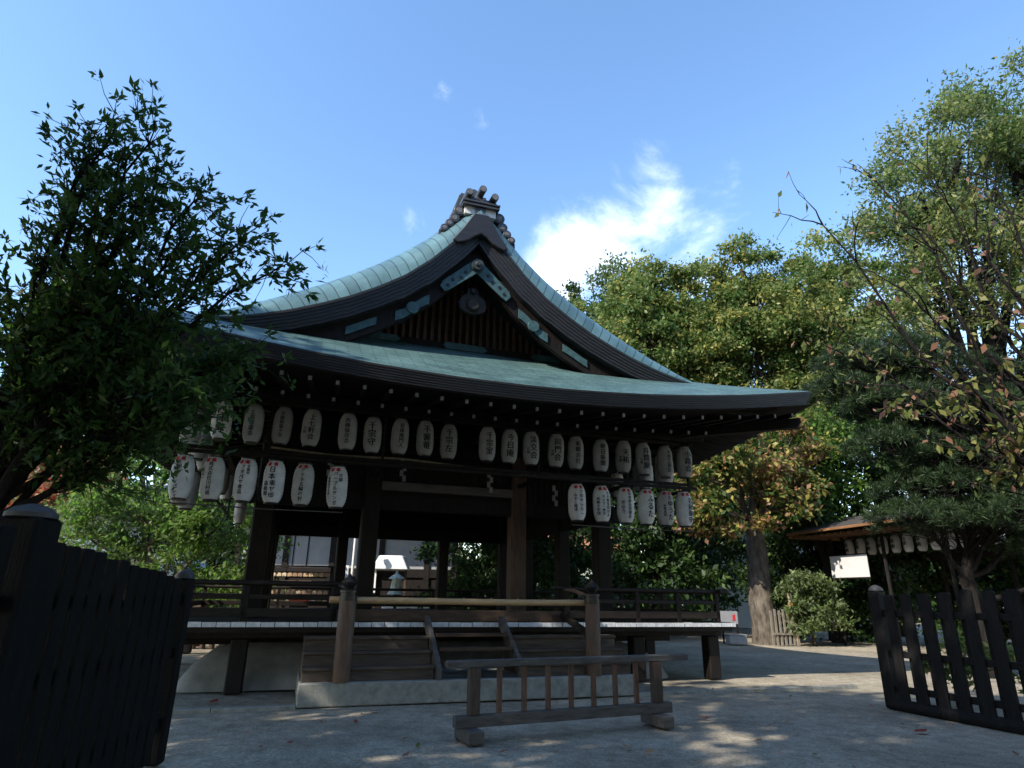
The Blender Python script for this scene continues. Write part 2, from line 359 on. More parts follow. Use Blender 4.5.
# newel posts with black onion caps
for a in (-2.08, 1.92):
    o = MB().lathe([(.125, .3), (.125, 1.40), (.115, 1.42)], 20, (a, -2.9, 0)).build('newel_post', mat('newel_wood', (.105, .060, .038), .55, .4, 3.0, .3, .35, stretch=(6, 6, 1)), stage, True)
    MB().lathe([(.132, 1.405), (.132, 1.47), (.118, 1.475), (.118, 1.51), (.132, 1.515), (.132, 1.55), (.06, 1.575), (.075, 1.60), (.115, 1.64), (.118, 1.67), (.085, 1.71), (.03, 1.75), (.004, 1.79)], 20, (a, -2.9, 0)).build('newel_cap', BLACK, o, True)
# railing
def railing(p0, p1, struts):
    (x0, y0), (x1, y1) = p0, p1; d = Vector((x1 - x0, y1 - y0, 0)).normalized()
    MB().tube([(x0 - d.x * .22, y0 - d.y * .22, 1.665), (x0, y0, 1.645), (x1, y1, 1.645), (x1 + d.x * .22, y1 + d.y * .22, 1.665)], .042, 10).build('top_rail', DWH, stage, True)
    mb = MB(); mb.bar((x0, y0, 1.43), (x1, y1, 1.43), .06, .075); mb.build('middle_rail', DWH, stage, bevel=.008)
    mb = MB(); mb.bar((x0, y0, 1.19), (x1, y1, 1.19), .09, .135); mb.build('lower_rail', DWH, stage, bevel=.008)
    for t in struts:
        x, y = x0 + (x1 - x0) * t, y0 + (y1 - y0) * t
        MB().box(x - .045, x + .045, y - .045, y + .045, 1.062, 1.61).build('rail_strut', DW, stage, bevel=.006)
railing((-5.4, -1.55), (-2.14, -1.55), (0.01, .28, .56, .985)); railing((2.0, -1.55), (5.4, -1.55), (.015, .45, .72, .99))
railing((-5.4, 8.7), (5.4, 8.7), (0.005, .2, .35, .65, .8, .995))
railing((-5.4, -1.5), (-5.4, 8.65), (.2, .4, .6, .8)); railing((5.4, -1.5), (5.4, 8.65), (.2, .4, .6, .8))
MB().box(-2.05, 1.9, -1.62, -1.5, 1.063, 1.25).build('threshold_board', BROWN, stage, bevel=.008)
for a, s in ((-2.08, -1), (1.92, 1)):
    mb = MB().tube([(a + s * .05, -1.6, 1.62), (a, -2.2, 1.60), (a, -2.78, 1.50)], .038, 8); mb.bar((a, -1.6, 1.18), (a, -2.79, .9), .07, .1); mb.build('stair_rail', DWH, stage, True)
# head beams, tie beams, lattice above
mb = MB()
for b in (0, DEP):
    mb.box(-PA - .5, PA + .5, b - .1, b + .1, 3.12, 3.42); mb.box(-PA - .45, PA + .45, b - .12, b + .12, 4.28, 4.5)
for a in (-PA, PA):
    mb.box(a - .095, a + .095, .1 - .6, DEP + .5, 3.10, 3.40); mb.box(a - .115, a + .115, -.45, DEP + .45, 4.26, 4.48)
mb.build('head_beam', DW, stage, bevel=.01)
MB().box(-1.40, 1.40, -.20, -.10, 3.50, 3.68).build('tie_beam', mat('paler_beam_wood', (.10, .085, .075), .65, .35, 3, .3, .3, stretch=(1, 6, 6)), stage, bevel=.01)
mb = MB()
for b in (-.02, DEP + .02):
    mb.box(-PA + .12, PA - .12, b - .02, b + .02, 3.425, 4.275)
    x = -PA + .2
    while x < PA - .2: mb.box(x - .018, x + .018, b - .045, b - .022, 3.43, 4.27); x += .14
for a in (-PA, PA): mb.box(a - .02, a + .02, .17, DEP - .17, 3.42, 4.25)
mb.build('transom_lattice', DW, stage)
MB().box(-PA - .1, PA + .1, -.1, DEP + .1, 4.51, 4.55).build('ceiling_board', DW, stage)
# lantern hanging rails
mb = MB()
for (z, b) in ((4.76, -1.3), (3.86, -1.3), (3.745, -1.5)):
    mb.bar((-5.1, b, z), (5.15, b, z), .05, .06)
for (z, a) in ((3.745, -5.0), (3.745, 5.05), (4.76, -5.1), (4.76, 5.1)):
    mb.bar((a, -1.45, z), (a, 8.7, z), .045, .055)
mb.bar((-5.1, 8.62, 4.3), (5.15, 8.62, 4.3), .05, .06)
for a in (-5.05, -PA, -PB, PB, PA, 5.1):
    for b in (-1.3, 8.62):
        mb.bar((a, b, 3.7), (a, b, 5.0), .05, .05)
for a in (-PA, -PB, PB, PA): mb.bar((a, -1.5, 3.76), (a, .0, 3.76), .06, .08)
mb.build('hanging_rail', DW, stage)
mb = MB().tube([(-5.0, -1.5, 2.86), (-3.5, -1.5, 2.84), (-2.2, -1.5, 2.85)], .012, 6)
mb.build('steadying_pole', GREYW, stage)
mb = MB().tube([(2.2, -1.5, 2.85), (3.5, -1.5, 2.83), (5.0, -1.5, 2.85)], .012, 6)
mb.build('steadying_pole', GREYW, stage)

# --- roof
HA, BF, BK = 6.74, -3.27, DEP + 3.27          # half length of eave, front and back eave
CB = (BF + BK) / 2; HBb = (BK - BF) / 2
PV = [(0, 9.13), (.25, 8.79), (.5, 8.47), (1, 7.89), (1.5, 7.43), (2, 7.09), (2.5, 6.80), (3, 6.56), (3.5, 6.35), (4, 6.18), (4.5, 6.045), (4.95, 5.96)]
def prof_v(a): return float(np.interp(abs(a), [p[0] for p in PV], [p[1] for p in PV]))
def dm(a): return float(np.interp(abs(a), [0, .5, 1.5, 2.5, 3.5, 4.4, 4.95], [.70, .95, 1.02, .92, .76, .52, .26]))
def bulge(b):
    t = min(1, max(0, (min(b - VF, VB - b)) / 1.35)); return math.sqrt(max(0, 1 - (1 - t) ** 2))
VF, VB = -2.0, DEP + 2.0
def lift(t): return .60 * abs(t) ** 2.0
def hipz(d, t): return 5.00 + .605 * d + lift(t) * max(0, 1 - d / 2.6) ** 1.4
def edge_b(t): return -.10 * abs(t) ** 3       # the eave bows out a little at the corners
roof = None
mb = MB()
def skirt(which):
    rows, uvs = [], []; nd, nt_ = 14, 60
    for i in range(nd + 1):
        d = 2.75 * i / nd; row, uvr = [], []
        for k in range(nt_ + 1):
            t = -1 + 2 * k / nt_
            if which in ('F', 'B'):
                a = t * (HA - d); b = BF + d + edge_b(t) * (1 - d / 2.75) if which == 'F' else BK - d - edge_b(t) * (1 - d / 2.75)
                a *= 1 + 0.012 * abs(t) ** 3 * (1 - d / 2.75)
                row.append((a, b, hipz(d, t))); uvr.append((a + 20, d + 5))
            else:
                s = -1 if which == 'L' else 1
                b = CB + t * (HBb - d); a = s * (HA - d - edge_b(t) * (1 - d / 2.75)); b = CB + (b - CB) * (1 + .012 * abs(t) ** 3 * (1 - d / 2.75))
                row.append((a, b, hipz(d, t))); uvr.append((b + 20, d + 5))
        rows.append(row); uvs.append(uvr)
    mb.strip(rows, 0, uvs); return rows[0]
edges = [skirt(q) for q in 'FLBR']
hip = mb.build('hip_roof', COPPERH, stage, True)
# thick layered eave edge
mb = MB()
for q, e in zip('FLBR', edges):
    rows = []; L = 7
    for i in range(L):
        f0_, f1_ = i / L, (i + 1) / L
        for f, ins in ((f0_, .015 * i), (f1_ - .012, .015 * i + .003)):
            row = []
            for (x, y, z) in e:
                ox = -math.copysign(1, x) * ins if q in 'LR' else -x / HA * ins
                oy = (ins if q == 'F' else -ins) if q in 'FB' else -(y - CB) / HBb * ins
                row.append((x + ox, y + oy, z + .004 - .28 * f))
            rows.append(row)
    mb.strip(rows)
EDGE = mat('layered_shingle_edge', (.017, .0165, .019), .5, .4, 2.0, .25, .55, stretch=(1, 1, 14))
mb.build('eave_edge', EDGE, hip, False)
# soffit and rafters
mb = MB()
def sof(q):
    e = edges['FLBR'.index(q)]
    r1 = [(x, y, z - .275) for x, y, z in e]; 
    if q in 'FB': r2 = [(x * .60, -.1 if q == 'F' else DEP + .1, 5.25) for x, y, z in e]
    else: r2 = [(math.copysign(PA + .1, x), CB + (y - CB) * .60, 5.25) for x, y, z in e]
    mid = [tuple(p * .5 + q_ * .5 for p, q_ in zip(A_, B_)) for A_, B_ in zip(r1, r2)]
    mb.strip([r1, mid, r2])
for q in 'FLBR': sof(q)
MB_s = mb.build('soffit', DW, hip)
for tier, (o0, o1, z0, z1) in enumerate(((.20, 1.75, 4.64, 4.95), (1.32, 3.2, 4.72, 5.12))):
    mb = MB(); sp = .43
    x = -6.45 if tier == 0 else -6.45 + sp * 3
    lim = -x
    while x <= lim + .01:
        t = x / HA; lz = lift(t) * (.85 if tier == 0 else .45); ext = edge_b(t) * .8
        for sgn, base in ((1, BF), (-1, BK)):
            p = (x, base + sgn * (o0 + ext), z0 + lz - .0); q = (x * .97, base + sgn * o1, z1 + lz * .5)
            mb.bar(p, q, .07, .085); d = (Vector(q) - Vector(p)).normalized()
            mb.bar(Vector(p) - d * .012, Vector(p) - d * .001, .054, .066, 1)
        x += sp
    y = BF + .5 + (0 if tier == 0 else sp * 3)
    while y <= BK - .45:
        t = (y - CB) / HBb; lz = lift(t) * (.85 if tier == 0 else .45)
        if abs(y - CB) < HBb - (0.45 if tier == 0 else 1.5):
            for s in (-1, 1):
                p = (s * (HA - o0), y, z0 + lz); q = (s * (HA - o1), y, z1 + lz * .5)
                mb.bar(p, q, .07, .085); d = (Vector(q) - Vector(p)).normalized(); mb.bar(Vector(p) - d * .012, Vector(p) - d * .001, .054, .066, 1)
        y += sp
    mb.build('rafter', [DW, mat('whitewashed_rafter_end', (.26, .26, .26), .7, .2, 9)], hip); 
for sx in (-1, 1):
    for sy in (0, 1):
        mb = MB(); c0 = (sx * (HA - .12), BF + .12 if sy == 0 else BK - .12, 4.95); c1 = (sx * (PA + .1), -.1 if sy == 0 else DEP + .1, 5.0); mb.bar(c0, c1, .15, .2)
        mb.bar(Vector(c0) + (Vector(c0) - Vector(c1)).normalized() * .02, c0, .13, .18, 1)
        mb.build('corner_rafter', [DW, BROWN], hip)
# purlin boxes (bracket beam under rafters)
mb = MB(); mb.box(-PA - 1.5, PA + 1.5, -1.42, -1.24, 4.80, 4.97); mb.box(-PA - 1.5, PA + 1.5, DEP + 1.24, DEP + 1.42, 4.80, 4.97)
for a in (-PA - 1.3, PA + 1.3): mb.box(a - .09, a + .09, -1.2, DEP + 1.2, 4.81, 4.96)
mb.build('eave_purlin', DW, stage)
# gable roof
mb = MB(); rows, uvs = [], []
bs = sorted(set([VF + 1.35 * (1 - math.cos(k * math.pi / 20)) for k in range(11)] + [VB - 1.35 * (1 - math.cos(k * math.pi / 20)) for k in range(11)] + [0, 1.5, 3, 4.5, 6]))
aa = [-4.95 + 9.9 * k / 88 for k in range(89)]
sl_len = [0.0]
for k in range(1, 89): sl_len.append(sl_len[-1] + math.hypot(aa[k] - aa[k - 1], prof_v(aa[k]) - prof_v(aa[k - 1])))
for b in bs:
    rows.append([(a, b, prof_v(a) + dm(a) * bulge(b)) for a in aa])
    blen = (b + 2) + .8 * bulge(b)
    uvs.append([(blen + 20, 20 + abs(sl_len[k] - sl_len[44]) - .42 * bulge(b)) for k in range(89)])
mb.strip(rows, 0, uvs)
gab = mb.build('gable_roof', COPPER, stage, True)
# verge edges: stacked layers following the curve
mb = MB(); L = 6
ss = [-4.95 + 9.9 * k / 80 for k in range(81)]
for front in (True, False):
    rows = []
    for i in range(L):
        for f, ins in ((i / L, .02 * i), ((i + 1) / L - .02, .02 * i + .004)):
            row = []
            for a in ss:
                th = .38 + .05 * math.exp(-(a / 1.2) ** 2) - .10 * (abs(a) / 4.95) ** 3
                n_s = (prof_v(abs(a) + .05) - prof_v(max(0, abs(a) - .05))) / (.1 if abs(a) > .05 else (abs(a) + .05))
                th *= math.sqrt(1 + n_s * n_s) ** .75
                row.append((a, (VF + ins) if front else VB - ins, prof_v(a) + .01 - th * f))
            rows.append(row)
    mb.strip(rows)
    # underside of the verge back to the gable wall
    last = rows[-1]; mb.strip([last, [(x, (VF + 1.5) if front else VB - 1.5, z + .02) for x, y, z in last]])
mb.build('verge_edge', EDGE, gab)
# crest cap where the two verges meet
for yb, y1 in ((VF - .05, VF + .05), (VB - .05, VB + .05)):
    mb = MB(); mb.prism([(-.16, 9.14), (.16, 9.14), (.40, 8.72), (.60, 8.42), (.50, 8.36), (.38, 8.40), (.27, 8.46), (.14, 8.58), (0, 8.66), (-.14, 8.58), (-.27, 8.46), (-.38, 8.40), (-.50, 8.36), (-.60, 8.42), (-.40, 8.72)], yb, y1)
    mb.build('verge_crest', EDGE, gab, bevel=.02)
# bargeboards, slightly inside the verge
def verge_low(a):
    th = .38 + .05 * math.exp(-(a / 1.2) ** 2) - .10 * (abs(a) / 4.95) ** 3
    n_s = (prof_v(abs(a) + .05) - prof_v(max(0, abs(a) - .05))) / (.1 if abs(a) > .05 else (abs(a) + .05))
    return prof_v(a) - th * math.sqrt(1 + n_s * n_s) ** .75
for b0, b1 in ((-1.72, -1.60), (DEP + 1.6, DEP + 1.72)):
    mb = MB(); r = []
    for y, o_ in ((b0, 0.02), (b0, -.36), (b1, -.36), (b1, .02)):
        r.append([(a, y, verge_low(a) + o_ + (-.06 if o_ < 0 else 0)) for a in ss[4:-4]])
    mb.strip(r + [r[0]]); mb.build('bargeboard', DW, gab)
# copper fittings on the bargeboards
def fit(a0, a1, up, dn, name='bargeboard_fitting', yb=-1.755, n=8):
    mb = MB(); r = []
    for y, o_ in ((yb, up), (yb, dn), (yb + .03, dn), (yb + .03, up)):
        r.append([(a0 + (a1 - a0) * k / n, y, verge_low(a0 + (a1 - a0) * k / n) + o_) for k in range(n + 1)])
    mb.strip(r + [r[0]])
    for k in (0, -1): mb.add([q[k] for q in r], [(0, 1, 2, 3)])
    c = (a0 + a1) / 2; zc = verge_low(c) + (up + dn) / 2
    return mb, c, zc
for s in (-1, 1):
    for (a0, a1, u_, d_, disc) in ((.95, 1.6, -.17, -.37, True), (1.95, 2.5, -.12, -.28, False)):
        mb, c, zc = fit(s * a0, s * a1, u_, d_)
        if disc:
            for k in range(16):
                pass
            n = 14; mb.add([(c + .12 * math.cos(2 * math.pi * k / n), -1.79, zc + .12 * math.sin(2 * math.pi * k / n)) for k in range(n)] + [(c + .13 * math.cos(2 * math.pi * k / n), -1.757, zc + .13 * math.sin(2 * math.pi * k / n)) for k in range(n)],
                           [tuple(range(n))] + [(k, (k + 1) % n, n + (k + 1) % n, n + k) for k in range(n)])
        mb.build('bargeboard_fitting', PATINA, gab, smooth=True)
mb = MB()
mb.prism([(0, 8.22), (.14, 8.10), (.72, 7.56), (.76, 7.44), (.66, 7.33), (.57, 7.38), (.0, 7.86), (-.57, 7.38), (-.66, 7.33), (-.76, 7.44), (-.72, 7.56), (-.14, 8.10)], -1.80, -1.765)
cf = mb.build('centre_fitting', PATINA, gab, bevel=.008)
mb = MB()
for s in (-1, 1):
    for (x, z) in ((.24, 7.84), (.33, 7.70), (.50, 7.62), (.60, 7.48)):
        mb.tube([(s * x, -1.803, z), (s * x, -1.812, z)], .034, 10)
mb.build('cut_out', INK, cf)
mb = MB()
n = 20
mb.tube([(0, -1.80, 8.02), (0, -1.90, 8.02)], [.14, .12], 20); mb.tube([(0, -1.9, 8.02), (0, -1.95, 8.02)], [.07, .04], 14)
mb.build('rosette', mat('dark_bronze', (.035, .045, .045), .5, .3, 9), gab, True)
# hanging gable pendant (dark carved)
mb = MB(); pend = [(0, 7.66), (.12, 7.60), (.14, 7.48), (.24, 7.42), (.31, 7.26), (.26, 7.12), (.14, 7.06), (0, 7.03)]
mb.prism(pend + [(-x, z) for x, z in pend[::-1][1:-1]], -1.56, -1.46); mb.tube([(0, -1.57, 7.23), (0, -1.63, 7.23)], [.15, .12], 16); mb.tube([(0, -1.57, 7.55), (0, -1.62, 7.55)], [.07, .05], 12)
mb.build('gable_pendant', mat('carved_wood', (.022, .015, .012), .6, .3, 5, .3), gab, bevel=.01)
# gable wall, lattice
for yw, sgn in ((-.6, -1), (DEP + .6, 1)):
    mb = MB(); pts = [(a, verge_low(a) + .1) for a in ss if abs(a) < 4.0]
    mb.prism([(-4.0, 6.3)] + pts + [(4.0, 6.3)], yw - .02, yw + .02); mb.build('gable_wall', mat('gable_board', (.03, .018, .013), .7, .4, 3, .3, stretch=(6, 1, 1)), stage)
    mb = MB(); x = -3.3
    while x <= 3.31:
        zt = verge_low(x) + .05; mb.box(x - .035, x + .035, yw + sgn * .10 - .025, yw + sgn * .10 + .025, 6.62, zt) if zt > 6.75 else None; x += .155
    mb.build('gable_lattice', mat('red_brown_lattice', (.10, .048, .034), .6, .4, 3, .3, stretch=(6, 6, 1)), stage)
    mb = MB(); mb.box(-3.3, 3.3, yw + sgn * .16 - .05, yw + sgn * .16 + .05, 6.46, 6.63)
    for z in (6.95, 7.3, 7.65, 8.0): 
        xx = max([a for a in ss if verge_low(a) > z] + [0]); mb.box(-xx, xx, yw + sgn * .085 - .02, yw + sgn * .085 + .02, z - .02, z + .02)
    mb.build('gable_beam', DW, stage)
for (a0, a1) in ((-2.3, -1.35), (-.45, .55), (1.55, 2.4)):
    mb = MB(); mb.prism([(a0 + .08, 6.49), (a1 - .08, 6.49), (a1, 6.56), (a1 - .08, 6.64), (a0 + .08, 6.64), (a0, 6.56)], -.84, -.815); mb.build('beam_fitting', PATINA, stage, bevel=.006)
# ridge: plaster band, tiles, end ornament
mb = MB(); mb.box(-.24, .24, -1.25, DEP + 1.25, 9.35, 10.02); mb.build('ridge_wall', PLASTER, gab)
ridge = MB().box(-.34, .34, -1.28, DEP + 1.28, 10.02, 10.07).box(-.30, .30, -1.26, DEP + 1.26, 10.07, 10.14).tube([(0, -1.3, 10.18), (0, DEP + 1.3, 10.18)], .1, 12).build('ridge_tiles', TILE, gab)
def onigawara(yf, sg):
    o = MB()
    y = lambda d: yf + sg * d
    def bx(x0, x1, d0, d1, z0, z1, mi): o.box(x0, x1, min(y(d0), y(d1)), max(y(d0), y(d1)), z0, z1, mi)
    bx(-.40, .40, -.16, .35, 9.27, 9.47, 1)                         # white plaster neck
    bx(-.12, .12, -.20, -.16, 9.26, 9.46, 0)
    bx(-.47, .47, -.25, .38, 9.47, 9.51, 0); bx(-.44, .44, -.23, .38, 9.513, 9.55, 2); bx(-.48, .48, -.27, .38, 9.553, 9.59, 0); bx(-.40, .40, -.2, .38, 9.593, 9.68, 0); bx(-.34, .34, -.16, .38, 9.683, 9.75, 0)
    for x, z, l in ((-.33, 9.80, .3), (0, 9.93, .34), (.33, 9.80, .3)):
        o.tube([(x, y(-l), z - .02), (x, y(.3), z + .06)], .095, 14, 0); o.tube([(x, y(-l - .02), z - .021), (x, y(-l - .001), z - .02)], .083, 14, 2)
        bx(x - .07, x + .07, -.1, .3, 9.68, z, 0)
    sc_ = lambda P_: [((x) * .86, yy, 9.22 + (z - 9.30) * .86) for x, yy, z in P_]
    o.v = sc_(o.v)
    obj = o.build('ridge_end_ornament', [TILE, PLASTER, TILEL], gab, True, angle=35)
    for s in (-1, 1):                                                # stepped scroll fins
        f = MB()
        for (x, z, r_) in ((.52, 9.36, .15), (.62, 9.12, .13), (.74, 8.95, .11), (.86, 8.80, .10)):
            f.tube([(s * x, y(-.08), z), (s * x, y(.16), z)], r_, 14, 0); f.tube([(s * x, y(-.10), z), (s * x, y(-.081), z)], [r_ * .45, r_ * .6], 12, 1)
            f.tube([(s * x, y(-.095), z), (s * x, y(-.081), z)], [r_ * .8, r_ * .9], 14, 0)
        f.box(min(s * .38, s * .95), max(s * .38, s * .95), min(y(0), y(.1)), max(y(0), y(.1)), 8.72, 8.78)
        f.prism([(s * .40, 9.45), (s * .50, 9.45), (s * .98, 8.76), (s * .98, 8.62), (s * .40, 9.1)], min(y(0), y(.12)), max(y(0), y(.12)))
        f.v = sc_(f.v)
        f.build('ornament_fin', [TILE, TILEL], obj, True, angle=35)
onigawara(VF + .25, 1); onigawara(VB - .25, -1)

# straw rope with paper streamers hung across the front bay, from pillar to pillar
rp = thing('straw_rope', 'straw rope with zigzag paper streamers strung across the stage front', 'rope', W(0, 0), TH)
MB().tube([(-PA, -.5, 4.12), (-2.4, -.5, 4.06), (-1.03, -.5, 4.10), (0, -.5, 4.05), (.8, -.5, 4.02), (2.26, -.5, 3.98), (PA, -.5, 4.02)], .022, 8).build('strand', ROPE, rp, True)
for x, z in ((-2.45, 3.98), (-1.04, 4.08), (.79, 3.97), (2.26, 3.78)):
    mb = MB(); zz = z
    for k in range(4):
        dx = (.035 if k % 2 else -.035); mb.box(x - .035 + dx * .8, x + .035 + dx * .8, -.505 + k * .004, -.501 + k * .004, zz - .12, zz); zz -= .105
    mb.build('paper_streamer', mat('aged_paper', (.30, .29, .26), .8, .2, 9), rp)

# bamboo pole laid across the stair top
bp_ = MB(); pts = [(-2.34, -2.72, 1.41), (-.6, -2.72, 1.405), (.6, -2.72, 1.40), (1.86, -2.72, 1.41)]
bp_.tube(pts, .05, 12)
for k in range(9):
    x = -2.1 + k * .46; bp_.tube([(x - .008, -2.72, 1.408), (x + .008, -2.72, 1.408)], .055, 12)
tag(bp_.build('bamboo_pole', BAMBOO, None, True, loc=W(0, 0), rotz=TH), 'pale bamboo pole laid across the top of the stage steps between two newel posts', 'bamboo pole')

# ------------------------------------------------------------------ lanterns
LR, LH = .180, .72
def lantern_body():
    mb = MB(); prof = []
    nr = 26
    for k in range(nr + 1):
        t = k / nr; z = t * LH; e = 1 - abs(2 * t - 1) ** 4.0 * .42
        prof.append((LR * e - (.005 if k % 2 else 0), z))
    mb.lathe(prof, 28); return mb
proto_body = lantern_body()
def rims():
    mb = MB().lathe([(.118, -.012), (.122, .010), (.10, .012)], 20); return mb
def text_mesh(cols):
    """cols: list of (text, x offset, char size, top z); returns one mesh wrapped on the lantern"""
    bm = bmesh.new()
    for txt, xo, size, ztop in cols:
        for i, ch in enumerate(txt):
            if ch == ' ': continue
            cu = bpy.data.curves.new('t', 'FONT'); cu.body = ch; cu.size = size; cu.align_x = 'CENTER'; cu.align_y = 'CENTER'; cu.resolution_u = 3
            cu.offset = 0.0
            to = bpy.data.objects.new('t', cu); COL.objects.link(to)
            dg = bpy.context.evaluated_depsgraph_get(); me = bpy.data.meshes.new_from_object(to.evaluated_get(dg))
            b2 = bmesh.new(); b2.from_mesh(me)
            zc = ztop - size * (i * 1.02 + .5)
            for v in b2.verts: v.co = Vector((v.co.x + xo, 0, v.co.y + zc))
            m2 = bpy.data.meshes.new('x'); b2.to_mesh(m2); b2.free()
            for sx_, sz_ in ((0, 0), (.034, .012), (-.034, -.012)):      # a brush is thicker than the type
                m2.transform(Matrix.Translation((sx_ * size, 0, sz_ * size))); bm.from_mesh(m2); m2.transform(Matrix.Translation((-sx_ * size, 0, -sz_ * size)))
            bpy.data.objects.remove(to); bpy.data.meshes.remove(m2); bpy.data.meshes.remove(me); bpy.data.curves.remove(cu)
    bmesh.ops.triangulate(bm, faces=bm.faces[:])
    for k in range(-6, 7):
        bmesh.ops.bisect_plane(bm, geom=bm.verts[:] + bm.edges[:] + bm.faces[:], plane_co=(k * .028, 0, 0), plane_no=(1, 0, 0))
    for k in range(1, 12):
        bmesh.ops.bisect_plane(bm, geom=bm.verts[:] + bm.edges[:] + bm.faces[:], plane_co=(0, 0, k * .06), plane_no=(0, 0, 1))
    for v in bm.verts:
        t = min(1, max(0, v.co.z / LH)); r_ = LR * (1 - abs(2 * t - 1) ** 4.0 * .42) + .006
        an = v.co.x / LR; v.co = Vector((r_ * math.sin(an), -r_ * math.cos(an), v.co.z))
    me = bpy.data.meshes.new('lettering'); bm.to_mesh(me); bm.free(); me.materials.append(INK); return me
def crest_mesh(cx):
    mb = MB()
    if True:
        for k in range(6):
            an = k * math.pi / 3; px, pz = (cx + .026 * math.cos(an), .655 + .020 * math.sin(an)) if k else (cx, .655)
            n = 8; V_ = []
            for q in range(n):
                x, z = px + .024 * math.cos(2 * math.pi * q / n), pz + .019 * math.sin(2 * math.pi * q / n)
                t = min(1, z / LH); r_ = LR * (1 - abs(2 * t - 1) ** 4 * .42) + .005 + k * .0004; an2 = x / LR; V_.append((r_ * math.sin(an2), -r_ * math.cos(an2), z))
            mb.add(V_, [tuple(range(n))])
    return mb
SHADED_PAPER = PAPER.copy(); SHADED_PAPER.name = 'shade_darkened_lantern_paper'  # same paper darkened: the eave's shade is put into the upper row's colour
for _n in SHADED_PAPER.node_tree.nodes:
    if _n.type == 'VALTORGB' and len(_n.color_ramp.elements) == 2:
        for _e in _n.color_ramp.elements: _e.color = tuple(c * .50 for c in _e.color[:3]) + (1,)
body_me = rim_me = crest_me = shaded_me = None
def lantern(loc, rz, label, group, cols=None, crest=False, scale=1.0, dark=False, me=None):
    global body_me, rim_me, crest_me, shaded_me
    t = thing('paper_lantern', label, 'paper lantern', loc, rz, group); t.scale = (scale,) * 3; t.rotation_euler = (random.uniform(-.035, .035), random.uniform(-.03, .03), rz)
    if body_me is None:
        o = proto_body.build('paper_body', PAPER, t, True, angle=60); body_me = o.data
        o2 = rims().build('rim', BLACK, t, True); rim_me = o2.data
    else:
        if dark and shaded_me is None: shaded_me = body_me.copy(); shaded_me.materials[0] = SHADED_PAPER
        o = bpy.data.objects.new('paper_body', shaded_me if dark else body_me); COL.objects.link(o); o.parent = t
        o2 = bpy.data.objects.new('rim', rim_me); COL.objects.link(o2); o2.parent = t
    o3 = bpy.data.objects.new('rim', rim_me); COL.objects.link(o3); o3.parent = t; o3.location = (0, 0, LH + .008)
    if crest:
        if crest_me is None: crest_me = [crest_mesh(x).build('red_crest', RED, t).data for x in (-.062, .062)]
        else:
            for m_ in crest_me: oc = bpy.data.objects.new('red_crest', m_); COL.objects.link(oc); oc.parent = t
    mb_h = None
    if cols and me is None: me = text_mesh(cols)
    if me is not None:
        ot = bpy.data.objects.new('lettering', me); COL.objects.link(ot); ot.parent = t
    h = bpy.data.objects.new('hanger', hang_me); COL.objects.link(h); h.parent = t
    return t
_h = MB().tube([(-.09, 0, LH + .01), (-.05, 0, LH + .07), (0, 0, LH + .085), (.05, 0, LH + .07), (.09, 0, LH + .01)], .008, 6)
_ho = _h.build('hanger', BLACK); hang_me = _ho.data; bpy.data.objects.remove(_ho)
UP = [(-4.40, '西陣織'), (-3.88, '上京茶道会'), (-3.40, '京都和菓子司'), (-2.90, '上七軒会'), (-2.24, '西陣保存会'), (-1.78, '千宗守'), (-1.28, '官休庵門人'), (-.78, '不審菴'), (-.32, '千宗左'),
      (.47, '千宗室'), (.93, '今日庵'), (1.41, '淡交会'), (1.94, '同門会'), (2.39, '和親会社'), (2.97, '朝日新聞'), (3.50, '天祐'), (4.01, '井筒屋'), (4.53, '今西工務店'), (5.02, '小路会')]
small = {3: '元町', 8: '', 11: '支部', 12: '京都', 15: '本舗', 16: '大黒'}
ordn = ['first', 'second', 'third', 'fourth', 'fifth', 'sixth', 'seventh', 'eighth', 'ninth', 'tenth', 'eleventh', 'twelfth', 'thirteenth', 'fourteenth', 'fifteenth', 'sixteenth', 'seventeenth', 'eighteenth', 'nineteenth']
CAMX, CAMY = 0.0, 0.0
for i, (a, txt) in enumerate(UP):
    p = W(a, -1.3, 4.0 + random.uniform(-.015, .015))
    n = len(txt); sz = min(.165, .50 / n); cols = [(txt, .02, sz, .10 + .5 * .5 + n * sz * .51)]
    if small.get(i): cols.append((small[i], -.10, .07, .36))
    far = 'left' if i < 10 else 'right'
    k = ordn[i] if i < 10 else ordn[18 - i]
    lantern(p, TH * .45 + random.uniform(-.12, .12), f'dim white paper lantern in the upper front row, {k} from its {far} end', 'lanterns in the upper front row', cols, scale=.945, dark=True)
LOW = [(-4.83, [('京都シティバレエ', .0, .078, .62)], 'first from the left end of the lower left six'),
       (-4.36, [('株式会社川村組', .02, .078, .62), ('和泉一', -.10, .06, .50)], 'second from the left end of the lower left six'),
       (-3.86, [('フタバヤ食品', -.01, .082, .60), ('京都市', .085, .055, .60)], 'third from the left end of the lower left six'),
       (-3.40, [('日本', .01, .115, .61), ('東ヤ印', .03, .10, .37), ('森新郎', -.075, .085, .36)], 'third from the inner end of the lower left six'),
       (-2.92, [('アテネ五輪の村', .01, .080, .62)], 'second from the inner end of the lower left six'),
       (-2.33, [('パープルサンガ', .02, .082, .61), ('京都', .11, .075, .58), ('蹴鞠保存会員', -.10, .052, .52)], 'first from the inner end of the lower left six')]
